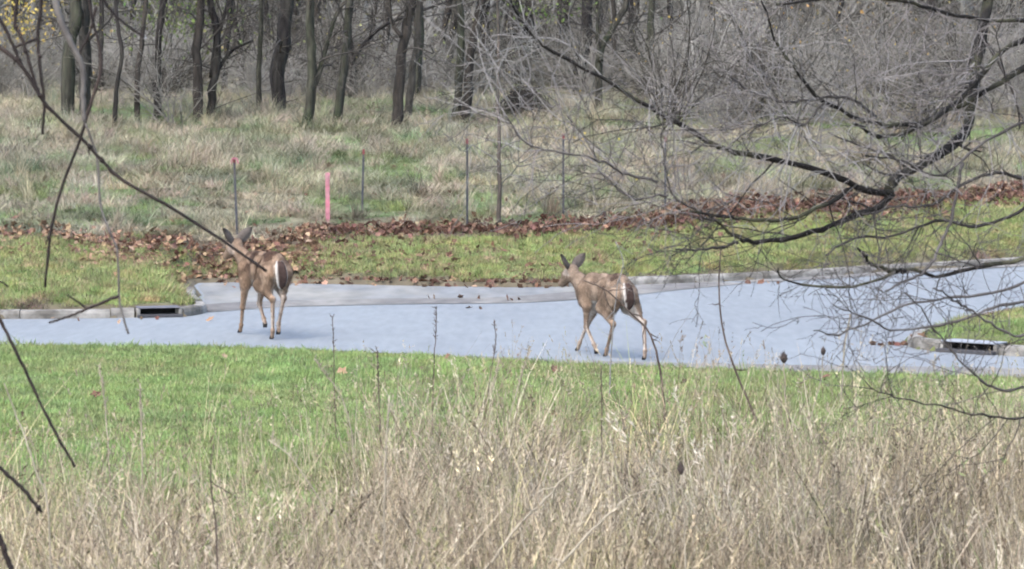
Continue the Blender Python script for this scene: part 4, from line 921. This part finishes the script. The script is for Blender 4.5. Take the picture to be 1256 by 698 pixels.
    # hooves: two toes each, and the eyes
    for key in ('fl', 'fr', 'hl', 'hr'):
        f_, t = np.array(J[key][2]), np.array(J[key][3]); d = t - f_; d /= np.linalg.norm(d); fwd = np.array([1, 0, 0.0]) - d * d[0]; fwd /= np.linalg.norm(fwd)
        b = MB()
        for s in (-1, 1):
            o_ = t + np.array([0, s * .011, 0]) + d * .004
            b.one(np.array([o_ - d * .014, o_ + d * .012 + fwd * .008, o_ + d * .030 + fwd * .022, o_ + d * .036 + fwd * .030]), np.array([.013, .0155, .013, .004]), 8)
        obj('hoof', b.mesh('hoof', M['hoof']), body)
    for s in (-1, 1):
        v_, f2 = tubes(np.array([[hp(.062, s * .050, .022), hp(.062, s * .058, .022), hp(.063, s * .066, .022), hp(.063, s * .069, .022)]]), np.array([[.013, .014, .009, .001]]), 10)
        obj('eye', mesh('eye', v_, f2, M['eye']), body)
    return root
# left deer: walking away to the left, right foreleg lifted
g = G(322, 413)
JL = {'fl': [(.26, .10, .54), (.35, .10, .30), (.43, .09, .095), (.46, .09, .035)],
      'fr': [(.27, -.10, .54), (.37, -.10, .33), (.20, -.085, .18), (.14, -.08, .13)],
      'hl': [(-.28, .12, .58), (-.53, .075, .43), (-.47, .055, .10), (-.44, .05, .035)],
      'hr': [(-.24, -.11, .58), (-.50, -.06, .44), (-.44, -.025, .17), (-.45, -.02, .095)]}
deer('deer', JL, R(20), R(24), 'brown deer at left walking away with one foreleg lifted', (g[0], g[1], .004), R(115), 1.28, ((.42, 0, .76), (.70, .04, .90)), .16, np.array([1.36, 1.30, 1.24]))
g = G(740, 437)
JR = {'fl': [(.20, .10, .54), (.26, .08, .31), (.14, .045, .12), (.11, .035, .06)],
      'fr': [(.31, -.09, .54), (.48, -.05, .32), (.59, -.01, .10), (.62, -.005, .035)],
      'hl': [(-.22, .125, .56), (-.42, .10, .38), (-.21, .065, .095), (-.175, .06, .035)],
      'hr': [(-.34, -.125, .56), (-.66, -.15, .41), (-.71, -.14, .11), (-.70, -.14, .045)]}
deer('deer', JR, R(20), R(32), 'greyer deer at right walking away with all feet down', (g[0], g[1], .004), R(116), 1.15, ((.42, .01, .76), (.65, .05, .86)), -.42, np.array([1.34, 1.36, 1.38]))

# ------------------------------------------------------------------ the overhanging tree at right (trunk outside the frame)
def depth_path(pts, D0, D1): return [P(px, py, D0 + (D1 - D0) * k / max(1, len(pts) - 1)) for k, (px, py) in enumerate(pts)]
root = empty('overhanging_tree', (5.6, 20.5, 0)); tag(root, 'bare tree reaching dark branches in from the right edge', 'tree')
T0 = np.array([5.6, 20.5, 0.])
def attach(name, b, m):
    me = b.mesh(name, m); me.transform(Matrix.Translation(-Vector(T0))); return obj(name, me, root)
fork = P(1300, -130, 19.5)
b = MB(); tp = catmull([(5.6, 20.5, -.3), (5.6, 20.5, .1), (5.5, 20.4, 2.0), (5.2, 20.1, 3.8), fork, fork + np.array([-.3, .4, 2.6]), fork + np.array([-.1, .8, 5.5])], 24)
b.one(tp, np.linspace(.17, .05, 24) * np.where(np.arange(24) < 2, 1.3, 1), 10); attach('trunk', b, M['near_bark'])
MAIN = [  # picture path, distances, width at start and end in pixels
    ([(1300, -130), (1240, -60), (1216, 0), (1203, 80), (1194, 140), (1184, 172), (1150, 197), (1108, 220), (1094, 236)], 19.5, 17.5, 15, 11),
    ([(1094, 236), (1060, 231), (1020, 215), (960, 196), (905, 185), (882, 180), (840, 155), (800, 131), (752, 100), (700, 75), (660, 52), (632, 18), (618, -10)], 17.5, 16.5, 9, 2.5),
    ([(1094, 238), (1072, 258), (1030, 275), (985, 292), (930, 300), (905, 292), (880, 275), (862, 262)], 17.5, 16.8, 9, 3),
    ([(1045, 232), (1010, 255), (965, 272), (920, 272), (880, 268), (850, 262)], 17.3, 16.5, 6, 3),
    ([(905, 297), (880, 304), (850, 309), (820, 308)], 16.9, 16.6, 4, 2.5),
    ([(880, 270), (850, 258), (820, 235), (808, 170), (815, 150)], 16.8, 16.4, 3, 1.5),
    ([(805, 222), (770, 215), (745, 200), (720, 192), (690, 185), (655, 180), (635, 165), (622, 140)], 16.5, 16.0, 3.5, 1.6),
    ([(820, 240), (790, 241), (770, 239), (752, 226), (735, 212)], 16.5, 16.2, 3, 1.6),
    ([(1300, 60), (1240, 90), (1190, 120), (1150, 138), (1110, 150), (1060, 142), (1010, 120), (975, 82), (950, 45), (935, 0)], 18.5, 17, 8, 2.5),
    ([(1075, 145), (1040, 120), (1000, 122), (960, 125), (920, 110), (895, 92)], 17.5, 16.8, 4, 2.5),
    ([(1300, 10), (1256, 26), (1180, 24), (1120, 5), (1050, -4), (960, 4)], 18.5, 17, 6, 3),
    ([(1300, 30), (1230, 62), (1185, 110), (1140, 145), (1085, 165), (1050, 150)], 18.5, 17.4, 8, 4),
    ([(1300, 225), (1240, 262), (1190, 275), (1150, 268), (1090, 286), (1040, 292), (1010, 310)], 18, 17, 5, 2),
    ([(1300, 300), (1256, 318), (1200, 330), (1150, 340), (1112, 330), (1090, 338), (1060, 348), (1010, 350), (965, 342), (955, 328)], 17.5, 16.5, 6, 2),
    ([(1112, 332), (1085, 332), (1070, 320), (1058, 303)], 16.8, 16.5, 6, 3),
    ([(1180, 200), (1170, 255), (1155, 300), (1140, 335), (1110, 350), (1090, 365)], 17.4, 16.6, 5, 2.5),
    ([(1300, 330), (1250, 350), (1180, 365), (1120, 372), (1070, 395), (1030, 410), (1000, 405)], 17, 16.2, 4, 1.6),
    ([(1300, 370), (1230, 372), (1170, 392), (1100, 402), (1060, 385), (1020, 370)], 17, 16.2, 4, 1.6),
    ([(1300, 395), (1256, 410), (1220, 395), (1185, 372), (1150, 352)], 17, 16.4, 4, 2),
    ([(1300, 480), (1256, 512), (1200, 510), (1150, 500), (1100, 490), (1070, 480)], 16, 15.4, 3, 1.5),
    ([(1300, 455), (1240, 480), (1200, 470), (1160, 430), (1130, 390), (1105, 360)], 16.6, 16, 3.5, 1.5),
    ([(1300, 140), (1250, 150), (1200, 175), (1150, 215), (1100, 195), (1060, 190)], 18, 17, 4, 2),
    ([(1300, 190), (1256, 215), (1215, 210), (1180, 225), (1140, 250), (1100, 250), (1060, 262)], 18, 17, 5, 2),
    ([(1010, 125), (985, 150), (960, 140), (930, 150), (900, 170)], 17, 16.6, 3, 1.5),
]
tipst = []
for k, (pp, d0, d1, w0, w1) in enumerate(MAIN):
    n = 30; p = catmull(depth_path(pp, d0, d1), n); p += np.cumsum(rng.normal(scale=.006, size=p.shape), 0) * .6 + rng.normal(scale=.0035, size=p.shape)
    r = np.linspace(w0, w1, n) * 1.02 * (d0 + d1) / 2 / FPX / 2 * (1 + rng.normal(scale=.11, size=n))
    b = MB(); b.one(p, np.maximum(r, .0025), 8); attach('branch', b, M['near_bark'] if w0 > 5.5 else M['near_twig']); tipst.append((p, r))
TP = np.stack([a for a, c in tipst]); TR = np.stack([c for a, c in tipst])
b = MB(); p1, r1 = spawn(TP, TR, 10, .25, 1.0, ang=(30, 75), npts=9, rscale=.34, rmin=.0030, wig=.16, tmin=.1); b.tube(p1, r1, 5)
p2, r2 = spawn(p1, r1, 3, .12, .5, ang=(30, 70), npts=7, rscale=.6, rmin=.0022, wig=.2); b.tube(p2, r2, 4); p3, r3 = spawn(p2, r2, 2, .06, .25, npts=5, rscale=.7, rmin=.0017, wig=.2); b.tube(p3, r3, 3)
attach('fine_twigs', b, M['near_twig'])['kind'] = 'stuff'
up = [i for i in range(len(MAIN)) if min(q[1] for q in MAIN[i][0]) < 160]
b = MB(); p1, r1 = spawn(TP[up], TR[up], 20, .4, 1.6, ang=(30, 80), npts=9, rscale=.16, rmin=.0033, wig=.16, tmin=.1); b.tube(p1, r1, 5)
p2, r2 = spawn(p1, r1, 4, .2, .7, ang=(30, 70), npts=7, rscale=.6, rmin=.0024, wig=.2); b.tube(p2, r2, 4)
attach('pale_twigs', b, M['pale_twig'])['kind'] = 'stuff'
p1, r1 = spawn(tp[None], np.linspace(.17, .05, 24)[None], 12, 1.2, 3.0, npts=9, rscale=.4, rmin=.01, tmin=.55, up=.25); b = MB(); b.tube(p1, r1, 6); p2, r2 = spawn(p1, r1, 5, .5, 1.5, npts=6, rscale=.5, rmin=.005); b.tube(p2, r2, 4); attach('crown', b, M['near_bark'])

# ------------------------------------------------------------------ hanging vines at left
def strand(name, pts, D, w0, w1, m, label, knots=(), group='vines hanging at the left', cat='vine', side=5):
    n = 34; p = catmull([P(px, py, D) for px, py in pts], n); p += rng.normal(scale=.0012, size=p.shape); mpp = D / FPX
    r = np.linspace(w0, w1, n) * mpp / 2 * (1 + rng.normal(scale=.07, size=n))
    o = empty(name, p[-1]); tag(o, label, cat, group); b = MB(); b.one(p, r, 7); me = b.mesh('stem', m); me.transform(Matrix.Translation(-Vector(p[-1]))); so = obj('stem', me, o)
    for f in knots:
        c = p[int(f * (n - 1))]; d = p[min(n - 1, int(f * (n - 1)) + 1)] - c; d /= np.linalg.norm(d) + 1e-9; k = w0 * mpp * .62
        b = MB(); b.one(np.array([c - d * k * 1.3, c - d * k * .5, c + d * k * .2, c + d * k]), np.array([.4, 1, .9, .35]) * k, 7)
        s = np.array([rng.normal(), rng.normal(), rng.normal()]); s /= np.linalg.norm(s); b.one(np.array([c, c + s * k * 1.6, c + s * k * 2.6 + d * k]), np.array([.45, .35, .1]) * k, 5)
        me = b.mesh('bud', m); me.transform(Matrix.Translation(-Vector(p[-1]))); obj('bud', me, so)
    return o
VD = 13.0
strand('vine', [(-60, 20), (0, 58), (30, 85), (58, 130), (98, 168), (128, 200), (152, 222), (215, 258), (280, 300), (327, 333)], VD, 5.5, 3.6, M['vine'], 'long dark vine slanting from the left edge across to the left deer', (.2, .32, .5, .56))
strand('vine', [(-40, -30), (0, 25), (12, 47), (24, 75), (30, 85)], VD, 4.5, 4, M['vine'], 'short dark vine crossing the top left corner', (.75,))
strand('vine', [(25, -20), (18, 24), (27, 48), (38, 85), (48, 115), (57, 130)], VD, 5, 3.5, M['vine'], 'kinked dark vine joining the long slanting vine', (.3, .5))
strand('vine', [(51, -20), (50, 12), (46, 45), (50, 90), (54, 128), (52, 165)], VD, 5, 3.5, M['vine'], 'vine hanging straight down into the long slanting vine', (.3, .52))
strand('vine', [(46, 47), (34, 52), (20, 57)], VD, 4, 3, M['vine'], 'short side shoot between two hanging vines')
strand('vine', [(106, -20), (113, 22), (124, 78), (112, 125), (98, 170), (75, 232), (62, 285), (60, 300), (55, 352)], VD, 4.5, 3.5, M['vine'], 'bent brown vine ending above the left grass verge', (.35, .84))
strand('vine', [(66, -10), (75, 28), (88, 55), (101, 84), (102, 125), (104, 150)], VD, 9, 6, M['vine_grey'], 'thick pale grey vine in front of the thick trunks')
strand('vine', [(104, 150), (119, 195), (123, 250), (135, 285), (144, 310), (146, 365), (150, 385), (157, 410)], VD, 3, 2.6, M['vine_grey'], 'thin grey vine hanging down to the road at left', (.43, .98))
strand('vine', [(118, -20), (130, 5), (150, 27), (178, 46)], VD, 4, 3, M['vine'], 'short dark twig with a bright tip at top left', (.55,))
b = MB(); c = P(178, 46, VD); b.one(np.array([c + (0, 0, .006), c + (0, 0, .002), c - (0, 0, .005), c - (0, 0, .008)]), np.array([.001, .004, .005, .001]), 8)
dm = mat('drop', (.75, .77, .8), .08, .02, 5, spec=.8); o = obj('water_drop', b.mesh('water_drop', dm)); tag(o, 'bright water drop on the tip of the top left twig', 'drop')
strand('vine', [(-20, 340), (0, 392), (28, 448), (58, 512), (92, 573)], VD - .6, 5, 3.5, M['vine'], 'dark stem slanting over the lawn at the left edge')
strand('vine', [(-30, 545), (0, 574), (28, 600), (51, 629)], VD - 1, 6, 4, M['vine'], 'short dark stem over the dry grass at the left edge', (.95,))
strand('vine', [(-30, 610), (0, 662), (8, 685), (22, 720)], VD - 1.4, 8, 7, M['vine'], 'thick dark stem in the bottom left corner')
strand('vine', [(60, 396), (85, 388), (106, 379), (146, 363)], VD, 2.5, 4, M['vine'], 'forked twig lying across the left kerb', (.55, .97))
strand('vine', [(82, 361), (95, 370), (107, 379)], VD, 2, 2.5, M['vine'], 'little side twig pointing at the left kerb')
strand('vine', [(118, 8), (110, 40), (100, 60), (95, 78)], VD, 3.5, 2, M['vine'], 'thin side shoot curving beside the pale grey vine')
strand('vine', [(-20, 340), (2, 346), (10, 352)], VD, 2.5, 2, M['vine'], 'tiny twig tip at the left edge above the kerb')

# ------------------------------------------------------------------ single stems in the meadow
def stem(pts, D, w0, w1, m, label, cat='stem', group='single stems in the meadow', twigs=0, head=None, name='dead_stem', seedy=0):
    n = 24; top = [P(px, py, D) for px, py in pts]; gz = H(top[-1][0:1], top[-1][1:2])[0]
    if top[-1][2] > gz: top.append(np.array([top[-1][0] + (top[-1][0] - top[-2][0]) * .15, top[-1][1], gz - .05]))
    p = catmull(top, n); p[:-1] += rng.normal(scale=.002, size=(n - 1, 3)); mpp = D / FPX; r = np.linspace(w0, w1, n) * mpp / 2
    o = empty(name, (p[-1][0], p[-1][1], gz)); tag(o, label, cat, group); T = Matrix.Translation(-Vector(o.location))
    b = MB(); b.one(p, r, 6); me = b.mesh('stalk', m); me.transform(T); obj('stalk', me, o)
    if twigs:
        a, c = spawn(p[None], r[None], twigs, .06, .3, npts=6, rscale=.7, rmin=.0018, tmin=.0, tmax=.7, wig=.2); b = MB(); b.tube(a, c, 4); a, c = spawn(a, c, 2, .03, .12, npts=4, rscale=.7, rmin=.0014); b.tube(a, c, 3)
        me = b.mesh('side_twigs', m); me.transform(T); obj('side_twigs', me, o)['kind'] = 'stuff'
    if seedy:
        k = seedy; t = rng.uniform(0, .34, k) * (n - 1); i = t.astype(int); f = (t - i)[:, None]; q0 = p[i] * (1 - f) + p[i + 1] * f
        d = rng.normal(scale=.5, size=(k, 3)) + np.array([0, 0, .8]); L = rng.uniform(.012, .045, k)[:, None]
        pp = np.stack([q0, q0 + d * L * .5, q0 + d * L], 1); b = MB(); b.tube(pp, np.tile(np.array([.0012, .0034, .0008]), (k, 1)), 4)
        me = b.mesh('seeds', m); me.transform(T); obj('seeds', me, o)['kind'] = 'stuff'
    if head:
        c = p[0]; hw, hh = head; k = 9; prof = np.array([.15, .55, .85, 1, 1, .9, .75, .5, .2]) if hh > hw else np.array([.2, .5, .75, .95, 1, .98, .9, .8, .6])
        b = MB(); b.one(np.stack([c + np.array([0, 0, (q / (k - 1) - .2) * hh * mpp]) for q in range(k)]), prof * hw * mpp / 2, 10)
        v = b.v[0]; v += rng.normal(scale=hw * mpp * .03, size=v.shape)
        for _ in range(26):
            q = rng.integers(0, k); a_ = rng.uniform(0, 6.28); s = c + np.array([math.cos(a_) * prof[q] * hw * mpp / 2 * .9, math.sin(a_) * prof[q] * hw * mpp / 2 * .9, (q / (k - 1) - .2) * hh * mpp])
            e = s + np.array([math.cos(a_) * .3, math.sin(a_) * .3, 1]) * rng.uniform(.25, .5) * hw * mpp; b.one(np.array([s, e]), np.array([.0022, .0006]), 4)
        me = b.mesh('seed_head', M['seed']); me.transform(T); obj('seed_head', me, o)
stem([(716, 344), (745, 357), (772, 382), (796, 408), (808, 445), (815, 500)], 27.5, 1.8, 3.6, M['stalk_dark'], 'dark twig arching over the hindquarters of the right deer', twigs=7)
stem([(884, 305), (882, 345), (886, 400), (902, 455), (928, 515)], 27.5, 1.6, 3.8, M['stalk_dark'], 'dark bent stem crossing the road right of the right deer', twigs=4)
stem([(1043, 385), (1036, 425), (1033, 470), (1031, 500)], 29.5, 1.8, 2.5, M['stalk'], 'short brown stem in front of the right drain inlet', twigs=4)
stem([(961, 443), (963, 480), (966, 530), (972, 590)], 23.5, 1.6, 2.2, M['stalk'], 'cone seed head on a stalk at the road edge, the larger one', head=(9, 13), name='seed_stalk')
stem([(1010, 434), (1006, 470), (995, 510), (985, 560)], 24.5, 1.4, 2, M['stalk'], 'cone seed head on a stalk at the road edge, the smaller one', head=(6, 10), name='seed_stalk')
stem([(835, 580), (838, 620), (840, 680)], 15.5, 2, 2.5, M['stalk'], 'dark oval seed head low in the dry grass', head=(8, 15), name='seed_stalk')
stem([(755, 296), (764, 318), (762, 335), (757, 352), (752, 400), (748, 470)], 30, 1.2, 2, M['pale_twig'], 'grey twiggy stem rising before the right deer back', twigs=10)
stem([(535, 376), (535, 405), (532, 450), (530, 520)], 26, 1.2, 1.6, M['stalk_dark'], 'seedy stalk standing against the road between the deer', seedy=40)
stem([(606, 392), (608, 420), (600, 470), (592, 540)], 25.5, 1.0, 1.5, M['stalk_dark'], 'thin seedy stalk just right of the gap between the deer', seedy=30)
stem([(408, 388), (409, 425), (410, 470), (412, 540)], 26, 1.0, 1.6, M['stalk_dark'], 'thin dark stalk right of the left deer', seedy=26)
stem([(478, 485), (474, 540), (472, 600), (471, 660)], 15, 2.2, 3.2, M['stalk'], 'straight bleached stalk left of the middle', seedy=12)
stem([(805, 600), (775, 608), (750, 628), (725, 652), (690, 690), (660, 740)], 15.6, 1.6, 5, M['stalk'], 'bleached branch sloping up to the right near bottom centre', twigs=4)
stem([(715, 572), (690, 588), (672, 610), (640, 640), (610, 680), (580, 730)], 15.8, 1.6, 6, M['stalk'], 'thicker bleached branch left of the other sloping one', twigs=4)
stem([(330, 540), (352, 556), (370, 580), (400, 625), (415, 660)], 15.5, 1.4, 2.6, M['stalk'], 'pale bent stalk leaning left of the middle', seedy=14)
stem([(5, 470), (20, 510), (45, 580), (60, 640)], 14.5, 1.5, 3, M['stalk'], 'pale stalk leaning at the left edge')
stem([(122, 450), (128, 490), (132, 540), (136, 600)], 21.5, 1.5, 2.2, M['stalk'], 'feathery pale stalk on the left of the lawn', seedy=70)
stem([(172, 470), (173, 510), (174, 560), (175, 640)], 20.5, 2, 2.6, M['stalk'], 'upright pale stalk beside a feathery one at left', seedy=40)
stem([(262, 545), (258, 580), (262, 620), (266, 680)], 15, 1.6, 2.6, M['stalk_dark'], 'dark bent stalk low on the left of the lawn', twigs=3)
stem([(612, 440), (606, 470), (590, 510), (575, 560)], 23.5, 1.4, 2, M['stalk'], 'seedy stalk leaning right in the middle of the lawn', seedy=60)
stem([(650, 425), (640, 460), (628, 500), (612, 560)], 23.5, 1.3, 2, M['stalk'], 'tallest leaning seed stalk left of the right deer', seedy=60)
stem([(463, 430), (464, 470), (466, 520), (468, 580)], 22.5, 1.2, 2, M['stalk_dark'], 'dark seed stalk above the straight bleached stalk', seedy=36)
stem([(737, 448), (738, 490), (738, 540), (740, 600)], 22.5, 1.5, 2, M['stalk_dark'], 'thin dark stalk under the right deer front feet', twigs=3)
stem([(385, 440), (400, 460), (420, 490), (432, 540)], 22.5, 1.3, 2, M['stalk'], 'nodding seed stalk left of the dark seed stalk', seedy=50)
